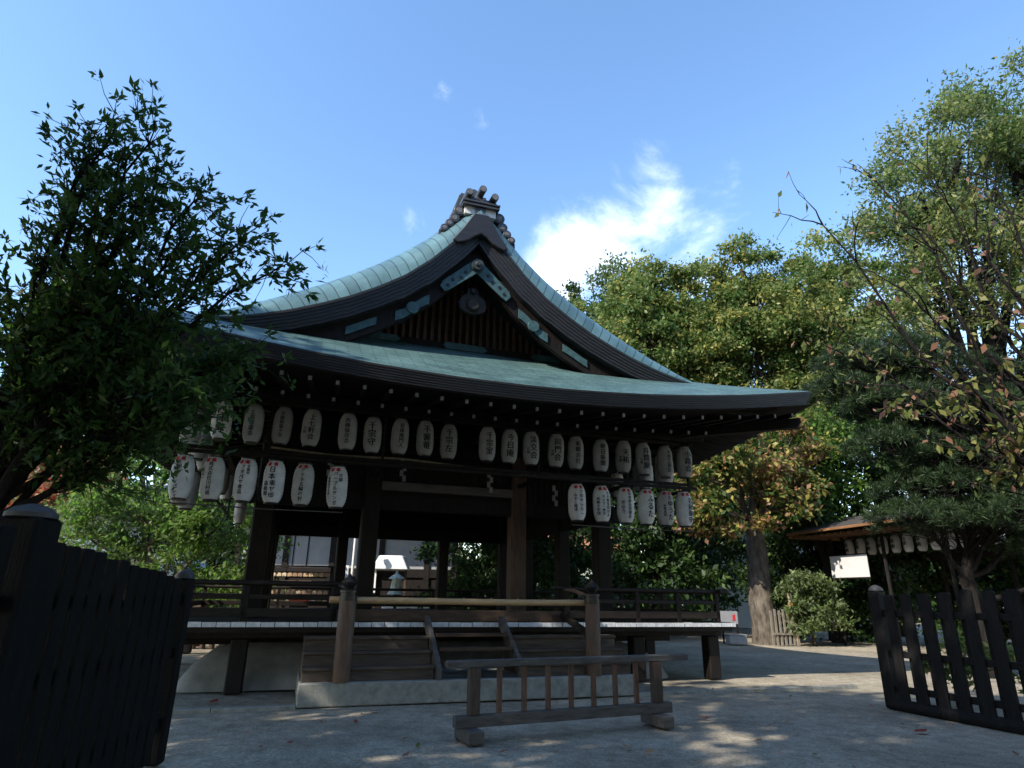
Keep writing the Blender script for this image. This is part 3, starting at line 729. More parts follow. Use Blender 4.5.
LOWR = [(2.32, [('少年サッカー', .05, .085, .60), ('みやこ蹴球', -.07, .07, .52)], 'first from the inner end of the lower right six'),
        (2.87, [('女子蹴球同好会', .10, .072, .60), ('サッカー教室', .0, .065, .52), ('西陣少年団', -.11, .07, .48)], 'second from the inner end of the lower right six'),
        (3.40, [('山本商会京都店', .06, .075, .62), ('世話方', -.08, .085, .44)], 'third from the inner end of the lower right six'),
        (3.87, [('ふるた', .05, .15, .58)], 'third from the right end of the lower right six'),
        (4.34, [('ゆうた', .055, .135, .50), ('吉', .05, .09, .60), ('祈願成就', -.07, .06, .42)], 'second from the right end of the lower right six'),
        (4.80, [('名前御守', .09, .13, .58)], 'first from the right end of the lower right six')]
for a, cols, lab in LOW + LOWR:
    p = W(a, -1.5, 2.93 + random.uniform(-.012, .012))
    lantern(p, TH * .3 + random.uniform(-.15, .15), f'bright lantern with two red crests, {lab}', 'lanterns with red crests in the lower front row', cols, True, 1.0)
gen_me = [text_mesh([('奉納', .0, .2, .56)]), text_mesh([('京都', .0, .16, .58), ('講中', -.1, .07, .4)])]
for i in range(9):
    b = (-.35 + i * .75) if i < 2 else -.5 + (i - 2) * 1.2
    lantern(W(-5.0, b, 4.0 if i > 1 else 2.98), TH - math.pi / 2, f'shaded lantern hung along the left flank of the stage, {ordn[i]} from the front', 'lanterns along the left flank', me=gen_me[i % 2])
    lantern(W(5.05, b, 4.0), TH + math.pi / 2, f'shaded lantern hung along the right flank of the stage, {ordn[i]} from the front', 'lanterns along the right flank', me=gen_me[(i + 1) % 2])
for i in range(13):
    a = -4.7 + i * .78
    lantern(W(a, 8.62, 3.53), TH + math.pi, f'shaded lantern hung along the rear of the stage, {ordn[i]} from the left corner', 'lanterns along the rear of the stage', me=gen_me[i % 2])

# ------------------------------------------------------------------ kerb strip
mb = MB(); a = -7.0
while a < 6.5:
    l = 1.1 + random.uniform(-.1, .1)
    if a + l < -2.68 or a > 2.68: mb.box(a, a + l - .012, -3.02, -2.88, -.05, .035 + random.uniform(-.004, .004))
    else:
        if a < -2.68: mb.box(a, -2.66, -3.02, -2.88, -.05, .035)
        if a + l > 2.68: mb.box(2.66, a + l - .012, -3.02, -2.88, -.05, .035)
    a += l
tag(mb.build('stone_kerb', STONE, None, bevel=.006, loc=W(0, 0), rotz=TH), kind='structure')

# ------------------------------------------------------------------ front barrier
def barrier():
    p0, p1 = Vector((-.43, 7.63, 0)), Vector((1.90, 8.72, 0)); d = (p1 - p0); L = d.length; rz = math.atan2(d.y, d.x)
    t = thing('wooden_barrier', 'low weathered wooden barrier with seven slim balusters standing before the stage steps', 'barrier', p0, rz)
    MB().box(-.27, L + .50, -.055, .055, .735, .81).build('top_rail', GREYW, t, bevel=.008)
    MB().box(-.16, L + .20, -.05, .05, .135, .255).build('bottom_rail', GREYW, t, bevel=.008)
    for x in (.06, L + .0): 
        MB().box(x - .062, x + .062, -.055, .055, .257, .733).build('end_post', mat('barrier_post', (.07, .045, .034), .65, .4, 4, .3, stretch=(6, 6, 1)), t, bevel=.008)
    for k in range(7):
        x = .06 + (L - .06) * (k + 1) / 8; MB().box(x - .027, x + .027, -.025, .025, .257, .733).build('baluster', mat('barrier_baluster', (.11, .058, .038), .65, .4, 4, .3, stretch=(6, 6, 1)), t, bevel=.005)
    for x in (.02, L - .02):
        MB().box(x - .085, x + .085, -.24, .24, 0, .133).build('foot_block', GREYW, t, bevel=.012)
barrier()

# ------------------------------------------------------------------ fences
def fence(name, label, p0, p1, n, h0, h1, pw, mt, posts, rails, sill, side):
    p0, p1 = Vector(p0), Vector(p1); d = p1 - p0; L = d.length; rz = math.atan2(d.y, d.x)
    t = thing(name, label, 'fence', p0, rz)
    H = lambda x: h0 + (h1 - h0) * x / L
    for x, w_, ex in posts:
        mb = MB().box(x - w_, x + w_, -w_, w_, 0, H(x) + ex); o = mb.build('post', mt, t, bevel=.02)
        MB().lathe([(w_ * 1.12, 0), (w_ * 1.1, .03), (w_ * .75, .065), (w_ * .3, .085), (.01, .09)], 14, (x, 0, H(x) + ex)).build('post_cap', mat('weathered_cap', (.05, .05, .053), .6, .3, 8, .2), o, True)
    for k in range(n):
        x = L * (k + .8) / (n + .6)
        if any(abs(x - q[0]) < q[1] + pw * .6 for q in posts): continue
        lean = random.uniform(-.008, .008); hh = H(x) + random.uniform(-.02, .015)
        mb = MB().prism([(x - pw / 2, .06), (x + pw / 2, .06), (x + pw / 2 + lean, hh - .012), (x + pw / 2 + lean - .012, hh), (x - pw / 2 + lean + .012, hh), (x - pw / 2 + lean, hh - .012)], side * .05 - .022, side * .05 + .022)
        mb.build('picket', mt, t, bevel=.006)
    if sill:
        for k in range(n):
            x = L * (k + 1.3) / (n + .6)
            if x > L - .1 or any(abs(x - q[0]) < q[1] + pw * .6 for q in posts): continue
            hh = H(x) + random.uniform(-.05, -.01); MB().box(x - .05, x + .05, -side * .05 - .02, -side * .05 + .02, .06, hh).build('picket', mt, t, bevel=.006)
    for z in rails:
        MB().box(0, L, -.03, .026, z - .045, z + .045).build('rail', mt, t, bevel=.008)
    if sill: MB().tube([(-.05, side * .02, .06), (L * .5, side * .02, .065), (L, side * .02, .06)], .085, 10).build('sill_log', mt, t, True)
    return t
fence('picket_fence', 'tall black picket fence close to the camera, rising over the trunk of the near tree', (-3.22, 6.48, 0), (-2.86, 2.0, 0), 25, 1.60, 2.0, .137, FENCE, [(.0, .075, .02), (2.50, .13, .10), (4.4, .1, .05)], (.35, .95, 1.42), False, 1)
fence('picket_fence', 'open picket fence with a log sill, standing below the bare autumn branches', (5.77, 10.25, 0), (8.3, 2.9, 0), 25, 1.60, 1.92, .15, FENCER, [(0, .095, .06), (2.6, .085, .04), (5.2, .085, .04), (7.7, .085, .04)], (.28, .76, 1.33), True, -1)

# ------------------------------------------------------------------ vegetation
def norm(v): return v / np.maximum(np.linalg.norm(v, axis=-1, keepdims=True), 1e-9)
def leaves_mesh(name, P, size, aspect, mats, mi, droop=.0, up=.35, dirs=None, jitter=.5):
    n = len(P); d = rng.normal(size=(n, 3)) if dirs is None else dirs + rng.normal(size=(n, 3)) * .35
    d[:, 2] -= droop; d = norm(d); nn = rng.normal(size=(n, 3)); nn[:, 2] += up * 3; s = norm(np.cross(d, nn)); nn = np.cross(s, d)
    L = size * (1 + rng.uniform(-jitter, jitter, (n, 1))); Wd = L * aspect
    V = np.empty((n, 4, 3)); V[:, 0] = P; V[:, 1] = P + d * L * .45 + s * Wd * .5 + nn * Wd * .12; V[:, 2] = P + d * L; V[:, 3] = P + d * L * .45 - s * Wd * .5 + nn * Wd * .12
    me = bpy.data.meshes.new(name); me.vertices.add(n * 4); me.vertices.foreach_set('co', V.ravel())
    me.loops.add(n * 4); me.loops.foreach_set('vertex_index', np.arange(n * 4, dtype=np.int32)); me.polygons.add(n)
    me.polygons.foreach_set('loop_start', np.arange(n, dtype=np.int32) * 4)
    for m in mats: me.materials.append(m)
    me.polygons.foreach_set('material_index', np.asarray(mi, dtype=np.int32)); me.update(calc_edges=True)
    return me
def clumps(lobes, per_m3, seed, shell=.45):
    r_ = np.random.default_rng(seed); out = []
    for (x, y, z, rx, ry, rz_) in lobes:
        k = max(5, int(per_m3 * 4.19 * rx * ry * rz_)); d = norm(r_.normal(size=(k, 3))); rad = (shell + (1 - shell) * r_.uniform(0, 1, (k, 1)) ** .6)
        out.append(np.array([x, y, z]) + d * rad * np.array([rx, ry, rz_]))
    return np.concatenate(out)
def limb(mb, p, q, r0_, r1_, seed, wob=.1, n=6, sag=0.0, sides=6):
    r_ = np.random.default_rng(seed); p, q = np.array(p, float), np.array(q, float); L = np.linalg.norm(q - p); pts = []
    off = np.zeros(3)
    for i in range(n + 1):
        t = i / n; 
        if 0 < i < n: off = off * .6 + r_.normal(size=3) * wob * L / n
        w_ = math.sin(math.pi * t)
        pts.append(p + (q - p) * t + off * w_ + np.array([0, 0, sag * L * w_]))
    mb.tube(pts, [r0_ + (r1_ - r0_) * (i / n) ** .8 for i in range(n + 1)], sides); return pts
def tree(name, label, base, lobes, trunk_r, leaf, nleaf, mats, weights, seed, bark=None, per_m3=.35, sigma=.45, aspect=.5, group=None, cat='tree', fork=.35, twigs=1.0, droop=.2, trunk_lean=(0, 0), limb_r=.35, shell=.45):
    bark = bark or BARK; r_ = np.random.default_rng(seed)
    t = thing(name, label, cat, base, 0, group)
    lob = np.array(lobes, float); top = lob[:, 2].max(); cz = (lob[:, 2] - lob[:, 5]).min(); fk = np.array([trunk_lean[0], trunk_lean[1], max(.35, top * fork)])
    mb = MB(); pts = limb(mb, (0, 0, -.1), fk, trunk_r * 1.25, trunk_r * .75, seed, .05, 6, 0, 12)
    C = clumps(lobes, per_m3, seed, shell)
    ends = []
    for i, (x, y, z, rx, ry, rz_) in enumerate(lobes):
        e = np.array([x, y, z]); k = limb(mb, fk if i % 3 else pts[-2], e, trunk_r * limb_r * 1.5, trunk_r * limb_r * .5, seed + i, .22, 7, .08); ends.append((e, k))
    for j, c in enumerate(C):
        if r_.uniform() > twigs: continue
        dd = [np.linalg.norm(e - c) for e, k in ends]; k = ends[int(np.argmin(dd))][1]; s = k[r_.integers(3, len(k))]
        limb(mb, s, c, trunk_r * limb_r * .28, .006, seed + j, .2, 4, .05, 4)
    mb.build('trunk', bark, t, True, angle=80)
    per = max(1, int(nleaf / len(C))); sg = sigma * r_.uniform(.6, 1.3, (len(C), 1, 1))
    P = (C[:, None, :] + r_.normal(size=(len(C), per, 3)) * sg * np.array([1, 1, .65])).reshape(-1, 3)
    tint = np.repeat(r_.uniform(-.25, .25, len(C)), per); q = np.clip(r_.uniform(0, 1, len(P)) + tint, 0, .999); mi = np.searchsorted(np.cumsum(weights) / sum(weights), q)
    me = leaves_mesh('crown', P, leaf, aspect, mats, np.minimum(mi, len(mats) - 1), droop)
    o = bpy.data.objects.new('crown', me); COL.objects.link(o); o.parent = t
    return t
G1 = leafmat('leaf_deep_green', (.040, .085, .018)); G2 = leafmat('leaf_mid_green', (.085, .14, .03)); G3 = leafmat('leaf_olive', (.15, .185, .05)); G4 = leafmat('leaf_yellow_green', (.25, .25, .075))
G5 = leafmat('leaf_yellow', (.36, .31, .08)); O1 = leafmat('leaf_orange', (.36, .20, .09)); O2 = leafmat('leaf_rust', (.27, .14, .085)); RD = leafmat('leaf_red', (.34, .07, .05))
GB = leafmat('leaf_blackish_green', (.022, .045, .012), .25); PN = leafmat('pine_needle', (.019, .036, .013), .1); PN2 = leafmat('pine_needle_light', (.045, .085, .025), .15); BG = leafmat('leaf_bright', (.12, .22, .03), .45); GS = leafmat('leaf_grey_green', (.10, .13, .06), .3)
SH = leafmat('leaf_shade_tree', (.035, .07, .018), .2)

# near tree on the left: rooted behind the picket fence
def near_tree():
    t = thing('broadleaf_tree', 'near dark glossy-leaved tree leaning in over the tall black fence', 'tree', (-4.75, 5.4, 0))
    mb = MB(); r_ = np.random.default_rng(3)
    fk = np.array([.1, .1, 1.9]); base_pts = limb(mb, (0, 0, -.1), fk, .16, .12, 1, .04, 6, 0, 12)
    heads = [(.15, .1, 5.6), (.75, .1, 5.0), (1.3, .2, 4.9), (.35, .1, 6.0), (.15, .1, 5.7), (.8, .1, 6.05), (1.35, 0.2, 5.4), (1.9, .2, 4.9), (.9, .2, 5.6), (-1.35, .1, 4.9), (2.25, .2, 4.55), (1.6, .15, 4.35), (1.9, .3, 3.6), (1.35, .2, 3.0), (.7, .1, 4.7), (.25, .3, 4.0), (-.75, .2, 4.1), (1.0, .4, 3.7), (-.7, 0.2, 3.6), (.55, .1, 5.6), (1.75, .1, 3.2), (.4, 0, 3.1)]
    T, D = [], []
    for i, h in enumerate(heads):
        h = np.array(h); k = limb(mb, fk if i % 2 else base_pts[-2], h, .06 if i < 5 else .045, .010, 40 + i, .25, 9, .07, 6)
        for j in range(3, len(k)):
            for m in range(6):
                dr = norm((k[j] - k[j - 1])[None])[0] * .9 + r_.normal(size=3) * .55 + np.array([.12, 0, .18]); e = k[j] + norm(dr[None])[0] * r_.uniform(.22, .62); 
                kk = limb(mb, k[j], e, .010, .003, int(r_.integers(1e6)), .15, 3, 0, 4)
                for q in range(1, 4):
                    nl = 11 if q == 3 else 5
                    for _ in range(nl): T.append(kk[q] + r_.normal(size=3) * .02); D.append(norm((kk[3] - kk[0])[None])[0] * .75 + r_.normal(size=3) * .7)
                if r_.uniform() < .55:
                    e2 = kk[2] + r_.normal(size=3) * .17; limb(mb, kk[2], e2, .006, .003, int(r_.integers(1e6)), .1, 2, 0, 4)
                    for _ in range(7): T.append(e2 + r_.normal(size=3) * .03); D.append(norm((e2 - kk[0])[None])[0] * .7 + r_.normal(size=3) * .7)
    mb.build('trunk', BARKD, t, True, angle=80)
    # inner dense mass low in the crown
    C = clumps([(1.1, .5, 3.3, 1.0, .7, .62), (.1, .5, 3.6, .9, .6, .8), (1.65, .45, 3.5, .6, .5, .5)], 17, 9, .1)
    P2 = (C[:, None, :] + r_.normal(size=(len(C), 55, 3)) * .16).reshape(-1, 3)
    T = np.concatenate([np.array(T), P2]); D = np.concatenate([np.array(D), r_.normal(size=P2.shape)])
    mi = (r_.uniform(0, 1, len(T)) > .75).astype(int) + (r_.uniform(0, 1, len(T)) > .96).astype(int)
    me = leaves_mesh('crown', T, .090, .38, [leafmat('near_leaf_dark', (.040, .085, .018), .42), leafmat('near_leaf_mid', (.065, .12, .022), .45), G3], np.minimum(mi, 2), .1, .3, D)
    o = bpy.data.objects.new('crown', me); COL.objects.link(o); o.parent = t
near_tree()

# broadleaf wood on the right beyond the stage
GREENS = [G1, G2, G3, G4, G5]
tree('broadleaf_tree', 'round bright olive-green tree showing above the right slope of the stage roof', (7.2, 31, 0), [(0, 0, 14.5, 3.2, 3, 3), (-2.6, -.5, 12.3, 2.6, 2.5, 2.6), (2.6, 0, 13, 2.8, 2.6, 3), (-1, -1, 9.5, 3.4, 2.8, 2.8), (2, -1, 9, 3.3, 2.8, 2.8), (.2, 0, 17.6, 2.1, 2, 2), (3.0, 0, 17.4, 2.3, 2, 2.1)], .5, .22, 100000, GREENS, [2, 6, 7, 3, .3], 11, sigma=.38, per_m3=.6, aspect=.55)
tree('broadleaf_tree', 'yellowing tall tree beside the round olive one, beyond the stage corner', (13.0, 30, 0), [(0, 0, 15.2, 3.0, 2.8, 2.8), (-2.6, 0, 13.8, 2.3, 2.3, 2.6), (2.6, 0, 14, 2.6, 2.4, 2.8), (-.6, 0, 18.6, 2.2, 1.9, 1.8), (2.4, 0, 17.0, 2.4, 1.9, 2), (2, -.5, 10.5, 2.8, 2.4, 2.3), (-2, -.5, 10.2, 2.8, 2.4, 2.3), (-.8, 0, 8, 3, 2.4, 1.8)], .45, .21, 95000, GREENS, [2, 5, 7, 3, .3], 12, sigma=.36, per_m3=.62, aspect=.5)
tree('broadleaf_tree', 'thin greyish-green tree peeping up between the roof and the round olive tree', (6.3, 34, 0), [(0, 0, 18.2, 2.0, 1.9, 2.0), (.4, 0, 20.4, 1.3, 1.2, 1.4), (-1.4, 0, 17.0, 1.6, 1.6, 1.6), (1.4, 0, 17.4, 2.0, 1.8, 1.8)], .3, .22, 12000, [G1, G2, GS], [3, 4, 4], 13, sigma=.45, per_m3=.5)
tree('broadleaf_tree', 'low yellow-green tree just right of the gable slope, below the conifer tip', (3.2, 34, 0), [(.2, 0, 16.8, 1.7, 2, 1.7), (1.8, 0, 15.6, 1.9, 2, 1.9), (1.2, 0, 12.5, 3.2, 2.4, 2.8), (-2, 0, 13, 2.4, 2.2, 2.6)], .4, .24, 24000, GREENS, [2, 5, 6, 4, 1], 14, sigma=.55, per_m3=.3)
tree('broadleaf_tree', 'very tall feathery tree filling the top right corner of the view', (17.4, 21.0, 0), [(-3.3, -2, 13.4, 2.1, 2.2, 2.2), (-2.7, -2, 15.6, 2.1, 2.2, 2.0), (-.8, -2, 17.4, 2.4, 2.4, 2.0), (1.6, -2, 18.8, 2.6, 2.4, 2.2), (1.0, -2, 16.6, 2.8, 2.4, 2.6), (-1.4, -2, 13.2, 2.6, 2.4, 2.3), (2.8, -2, 13.6, 2.8, 2.4, 2.6), (4.2, -2, 17, 2.6, 2.4, 2.6), (.8, -2, 10.8, 2.8, 2.4, 1.8), (-3.3, -2, 11.2, 1.8, 1.8, 1.4)], .5, .16, 80000, [G1, G2, GS, G3, G4], [2, 4, 5, 7, 4], 15, sigma=.42, per_m3=.42, aspect=.42, twigs=.7, bark=BARKD)
tree('broadleaf_tree', 'olive tree filling the gap between the yellowing tree and the very tall feathery one', (18.4, 31, 0), [(0, 0, 17.2, 2.8, 2.4, 2.6), (-2.4, 0, 15.6, 2.3, 2.3, 2.4), (2.4, 0, 15, 2.6, 2.4, 2.8), (-.4, 0, 19.7, 2.0, 1.9, 1.9), (-1, 0, 12, 3.0, 2.4, 2.6), (2, 0, 10, 2.8, 2.4, 2.3)], .4, .23, 42000, GREENS, [2, 5, 7, 4, .4], 19, sigma=.38, per_m3=.55, aspect=.5)
tree('conifer_tree', 'dark pointed conifer tip rising behind the right slope of the gable', (4.05, 37, 0), [(0, 0, 20.6, .25, .25, 1.0), (0, 0, 19.4, .75, .75, .5), (0, 0, 17.5, 1.0, 1.0, 1.2)], .2, .26, 3600, [GB, G1], [2, 1], 16, sigma=.22, per_m3=5, fork=.7)
# dark understorey behind the right half
for i, (x, y, s) in enumerate([(6.2, 27.5, 1.0), (9.0, 33, 1.15), (12.3, 28.5, 1.1), (15.5, 27.5, 1.2), (19, 24, 1.25), (3.0, 30, 1.1), (22, 19, 1.2)]):
    tree('evergreen_tree', ['dark evergreen seen through the right bay of the stage', 'dark evergreen behind the old trunk with orange leaves', 'dark evergreen behind the round clipped shrub', 'dark evergreen behind the small roofed lantern shelter', 'dark evergreen right of the lantern shelter, behind the pine', 'dark evergreen seen low through the middle bay of the stage', 'dark evergreen at the far right behind the open picket fence'][i],
         (x, y, 0), [(0, 0, 4.4 * s, 2.4 * s, 1.8, 2.2 * s), (1.4 * s, 0, 6.4 * s, 1.8 * s, 1.6, 1.8 * s), (-1.3 * s, .3, 6.2 * s, 1.8 * s, 1.6, 1.8 * s), (0, -.4, 2.2 * s, 2.4 * s, 1.5, 1.6 * s)], .22, .24, 12000, [GB, G1, G2], [5, 4, 1], 30 + i, sigma=.42, per_m3=.6, group='evergreens making the dark backdrop', bark=BARKD)
for i, (x, y, k, lab) in enumerate([(-13.5, 29.5, 1.0, 'dark evergreen behind the bright green bush beyond the stage left end'), (-1.6, 29.5, 1.0, 'dark evergreen seen between the bronze lantern and the brown pillar'), (.9, 27.0, .85, 'dark evergreen seen just right of the brown pillar'), (16.0, 23.2, .7, 'dark evergreen inside the gloom behind the shelter posts'), (17.6, 19.8, .65, 'dark evergreen behind the middle of the open picket fence'), (13.2, 27.0, .8, 'dark evergreen right behind the round shrub and sign'), (24, 26, 1.3, 'dark evergreen far right behind the tall feathery tree'), (10.5, 36, 1.2, 'dark evergreen far behind the old trunk'), (-18, 38, 1.3, 'dark evergreen far behind the pale blue house')]):
    tree('evergreen_tree', lab, (x, y, 0), [(0, 0, 4.4 * k, 2.4 * k, 1.8, 2.2 * k), (1.4 * k, 0, 6.0 * k, 1.8 * k, 1.6, 1.6 * k), (-1.3 * k, .3, 5.8 * k, 1.8 * k, 1.6, 1.6 * k), (0, -.4, 2.2 * k, 2.4 * k, 1.5, 1.6 * k), (0, -.2, 1.0 * k, 2.2 * k, 1.3, .9 * k)], .18, .22, 11000, [GB, G1, G2], [6, 4, 1], 130 + i, sigma=.4, per_m3=.6, group='evergreens making the dark backdrop', bark=BARKD)
# orange and green maple beside the stage corner (growing at the old trunk)
tree('maple_tree', 'autumn tree turning orange over an old flaking trunk right of the stage', (9.4, 24.3, 0), [(-1.2, -1.5, 6.9, 1.3, 1.2, 1.2), (-.4, -1.2, 8.1, 1.3, 1.2, 1.1), (-2.0, -1.6, 5.6, 1.2, 1.0, 1.0), (-.5, -1.5, 6.0, 1.2, 1.1, 1.1), (.9, -.4, 5.8, 1.6, 1.3, 1.4), (1.6, 0, 7.2, 1.5, 1.3, 1.2), (-1.5, -1.5, 4.5, 1.0, .9, .8), (.7, -1.2, 4.7, 1.1, 1.0, .9), (-2.4, -1.4, 4.4, .9, .8, .8)], .42, .2, 14000, [O2, O1, G5, G4, G2, G1], [2, 4, 4, 4, 3, 3], 50, bark=BARKL, sigma=.32, per_m3=.9, aspect=.6, fork=.55, limb_r=.22)
tree('maple_tree', 'green leafy tree with gaps of sky right of the orange autumn tree', (12.6, 25.5, 0), [(0, 0, 6.2, 1.8, 1.5, 1.3), (-1.2, -.6, 5.0, 1.3, 1.2, 1.0), (1.2, 0, 7.4, 1.6, 1.3, 1.2), (-.4, 0, 8.4, 1.6, 1.3, 1.2)], .2, .19, 8500, [G1, G2, BG], [4, 4, 3], 51, sigma=.34, per_m3=.8, bark=BARKD)
# pine
def pine():
    t = thing('pine_tree', 'dark layered pine standing before the small roofed shelter', 'pine tree', (10.3, 14.6, 0)); mb = MB(); r_ = np.random.default_rng(5)
    pts = limb(mb, (0, 0, -.1), (.3, .2, 7.2), .2, .07, 3, .12, 10, 0, 10)
    pads = [(-1.5, 0, 7.15, 1.0, .8, .35), (-.5, 0, 7.45, 1.0, .9, .4), (.7, 0, 6.9, 1.2, 1, .45), (-2.0, .2, 6.45, .95, .8, .4), (-1.0, -.2, 6.0, 1.1, .9, .45), (.4, -.3, 5.7, 1.3, 1, .5), (1.7, 0, 6.0, 1.1, 1, .5), (-1.1, -.1, 5.0, 1.0, .9, .45), (.1, -.4, 4.6, 1.2, 1, .5), (1.5, -.2, 4.9, 1.2, 1, .5), (-.5, -.2, 4.0, 1.1, .9, .45), (1.9, -.4, 3.9, 1.2, 1, .45), (-.9, -.3, 3.3, 1.0, .9, .45), (2.2, -.5, 2.7, 1.2, 1, .45), (3.2, -.4, 3.8, 1.2, 1, .5), (3.0, -.2, 5.0, 1.2, 1, .5), (.6, .3, 5.2, 1.2, .8, .5), (-.2, .3, 6.4, 1.2, .9, .5), (1.0, .3, 4.3, 1.2, .9, .5), (.9, -.6, 3.4, 1.3, 1, .42), (2.6, -.3, 3.1, 1.0, .8, .4), (0, -.3, 3.15, .9, .8, .35)]
    C, tips = [], []
    for i, (x, y, z, rx, ry, rz_) in enumerate(pads):
        rx, ry, rz_ = rx * 1.22, ry * 1.2, rz_ * 1.3
        k = limb(mb, pts[min(len(pts) - 1, max(2, int((z - .8) / 7.2 * 10)))], (x, y, z - .1), .07, .02, 60 + i, .2, 6, .03)
        n = int(135 * rx * ry); d = r_.uniform(-1, 1, (n, 2)); d = d[(d ** 2).sum(1) < 1]
        c = np.stack([x + d[:, 0] * rx, y + d[:, 1] * ry, z + (1 - (d ** 2).sum(1)) * rz_ * .8 + r_.normal(size=len(d)) * .08 - .1], 1); C.append(c)
        for q in c[::3]: limb(mb, k[r_.integers(3, 7)], q, .012, .004, int(r_.integers(1e6)), .15, 3, 0, 4)
    C = np.concatenate(C); m = 105; P = np.repeat(C, m, 0); D = r_.normal(size=P.shape); D[:, 2] += .75; D = norm(D); P = P + D * .03
    mb.build('trunk', BARKD, t, True, angle=80)
    mi = (r_.uniform(0, 1, len(P)) > .72).astype(int)
    me = leaves_mesh('crown', P, .135, .075, [PN, PN2], mi, -.1, .1, D); o = bpy.data.objects.new('crown', me); COL.objects.link(o); o.parent = t
pine()
# bare-branched tree near right
def bare_tree():
    t = thing('cherry_tree', 'nearly bare tree fanning dark branches with a few yellowing leaves over the right fence', 'tree', (9.6, 8.8, 0)); mb = MB(); r_ = np.random.default_rng(21)
    fk = np.array([-.3, 0, 1.7]); bpts = limb(mb, (0, 0, -.1), fk, .18, .13, 1, .05, 6, 0, 12); T = []
    heads = [(-4.4, .2, 7.5), (-3.4, .1, 8.3), (-2.4, .2, 8.5), (-1.5, 0, 8.3), (-4.3, .3, 5.6), (-3.3, .1, 6.2), (-2.2, -.3, 6.6), (-.8, .2, 7.6), (-3.6, -.2, 4.2), (-2.4, -.3, 3.7), (-1.6, -.2, 5.4), (-2.9, 0, 7.3), (-1.9, .1, 7.4), (-1.0, -.2, 6.3), (-.4, 0, 8.6), (-3.0, .2, 5.0)]
    for i, h in enumerate(heads):
        k = limb(mb, fk if i % 2 else bpts[-2], h, .075 if i < 4 else .055, .010, 70 + i, .18, 10, -.04 if i < 5 else .02, 7)
        for j in range(3, 11):
            for m in range(2):
                dr = norm((k[min(j, 10)] - k[j - 1])[None])[0] + r_.normal(size=3) * .5; e = k[min(j, 10)] + norm(dr[None])[0] * r_.uniform(.4, 1.1)
                kk = limb(mb, k[min(j, 10)], e, .016, .004, int(r_.integers(1e6)), .15, 5, .02, 4)
                for q in range(2, 6):
                    for _ in range(2 if h[2] > 6 else 3):
                        if r_.uniform() < (.30 if h[2] > 6 else .8): T.append(kk[q] + r_.normal(size=3) * .05)
                    if r_.uniform() < .5:
                        e2 = kk[q] + norm(dr[None] + r_.normal(size=(1, 3)) * .7)[0] * r_.uniform(.15, .45); limb(mb, kk[q], e2, .006, .003, int(r_.integers(1e6)), .1, 2, 0, 4)
                        if r_.uniform() < .5: T.append(e2)
    mb.build('trunk', BARKD, t, True, angle=80)
    T = np.array(T); mi = r_.integers(0, 4, len(T)); me = leaves_mesh('crown', T, .135, .5, [G3, O2, G4, leafmat('leaf_olive_dark', (.09, .085, .02), .4)], mi, 1.0, .0)
    o = bpy.data.objects.new('crown', me); COL.objects.link(o); o.parent = t
bare_tree()
# shrubs
tree('clipped_shrub', 'round grey-green shrub in sunlight between the old trunk and the sign', (10.8, 23.6, 0), [(0, 0, 1.45, 1.15, .9, .85), (-.2, -.1, 2.05, .75, .6, .5), (.5, -.2, .95, .75, .6, .55), (-.4, -.2, .8, .7, .6, .5)], .06, .16, 7000, [GS, G2, leafmat('leaf_pale', (.16, .20, .08), .3)], [4, 3, 3], 80, sigma=.17, per_m3=9, cat='shrub', fork=.2, aspect=.4)
tree('leafy_bush', 'yellow-green bush seen low through the open picket fence', (6.95, 10.6, 0), [(0, 0, .55, .6, .5, .45), (.7, -.5, .6, .6, .5, .45)], .03, .10, 1500, [G2, G4, G3], [3, 2, 3], 81, sigma=.12, per_m3=14, cat='bush', fork=.2)
tree('leafy_bush', 'bright green bush in the sun beyond the left end of the stage', (-11.6, 22, 0), [(0, 0, 2.4, 2.3, 1.6, 2.0), (-1.5, 0, 4.3, 1.9, 1.5, 1.7), (1.3, .3, 3.6, 1.6, 1.4, 1.5), (-3, 0, 3.3, 1.6, 1.4, 1.8), (2.0, .2, 1.8, 1.4, 1.2, 1.4)], .16, .17, 16000, [G2, BG, G3, G1], [4, 6, 3, 2], 82, sigma=.3, per_m3=1.2, cat='bush', fork=.3)
tree('leafy_bush', 'green bush showing in the left bay behind the corner pillar', (-9.3, 24.0, 0), [(0, 0, 2.4, .6, .6, 1.6), (-.2, 0, 4, .7, .6, 1)], .08, .16, 3000, [G2, BG, G1], [4, 4, 2], 83, sigma=.26, per_m3=1.6, cat='bush', fork=.3)
tree('leafy_bush', 'dark bush behind the bronze lantern in the middle bay', (-2.6, 25.0, 0), [(0, 0, 2.2, 1.5, 1.1, 1.8), (.9, 0, 3.8, 1.3, 1, 1.3), (2.4, .5, 2.4, 1.6, 1.2, 2.0)], .08, .18, 7000, [GB, G1, G2], [4, 4, 1], 84, sigma=.3, per_m3=1.3, cat='bush', fork=.3)
tree('maple_tree', 'reddening maple seen below the near dark tree at the left edge', (-21.5, 26.5, 0), [(0, 0, 6.0, 2.4, 1.8, 2.0), (2.4, 0, 7.6, 2.2, 1.8, 2.0), (-2, 0, 8.0, 2.4, 1.8, 2.0), (1.6, 0, 4.6, 1.8, 1.5, 1.4), (3.2, 0, 5.9, 1.6, 1.4, 1.2), (-2, 0, 4.2, 2, 1.5, 1.4)], .22, .2, 13000, [RD, O2, O1, G3, G2], [4, 4, 2, 3, 3], 85, sigma=.36, per_m3=.7, aspect=.6)
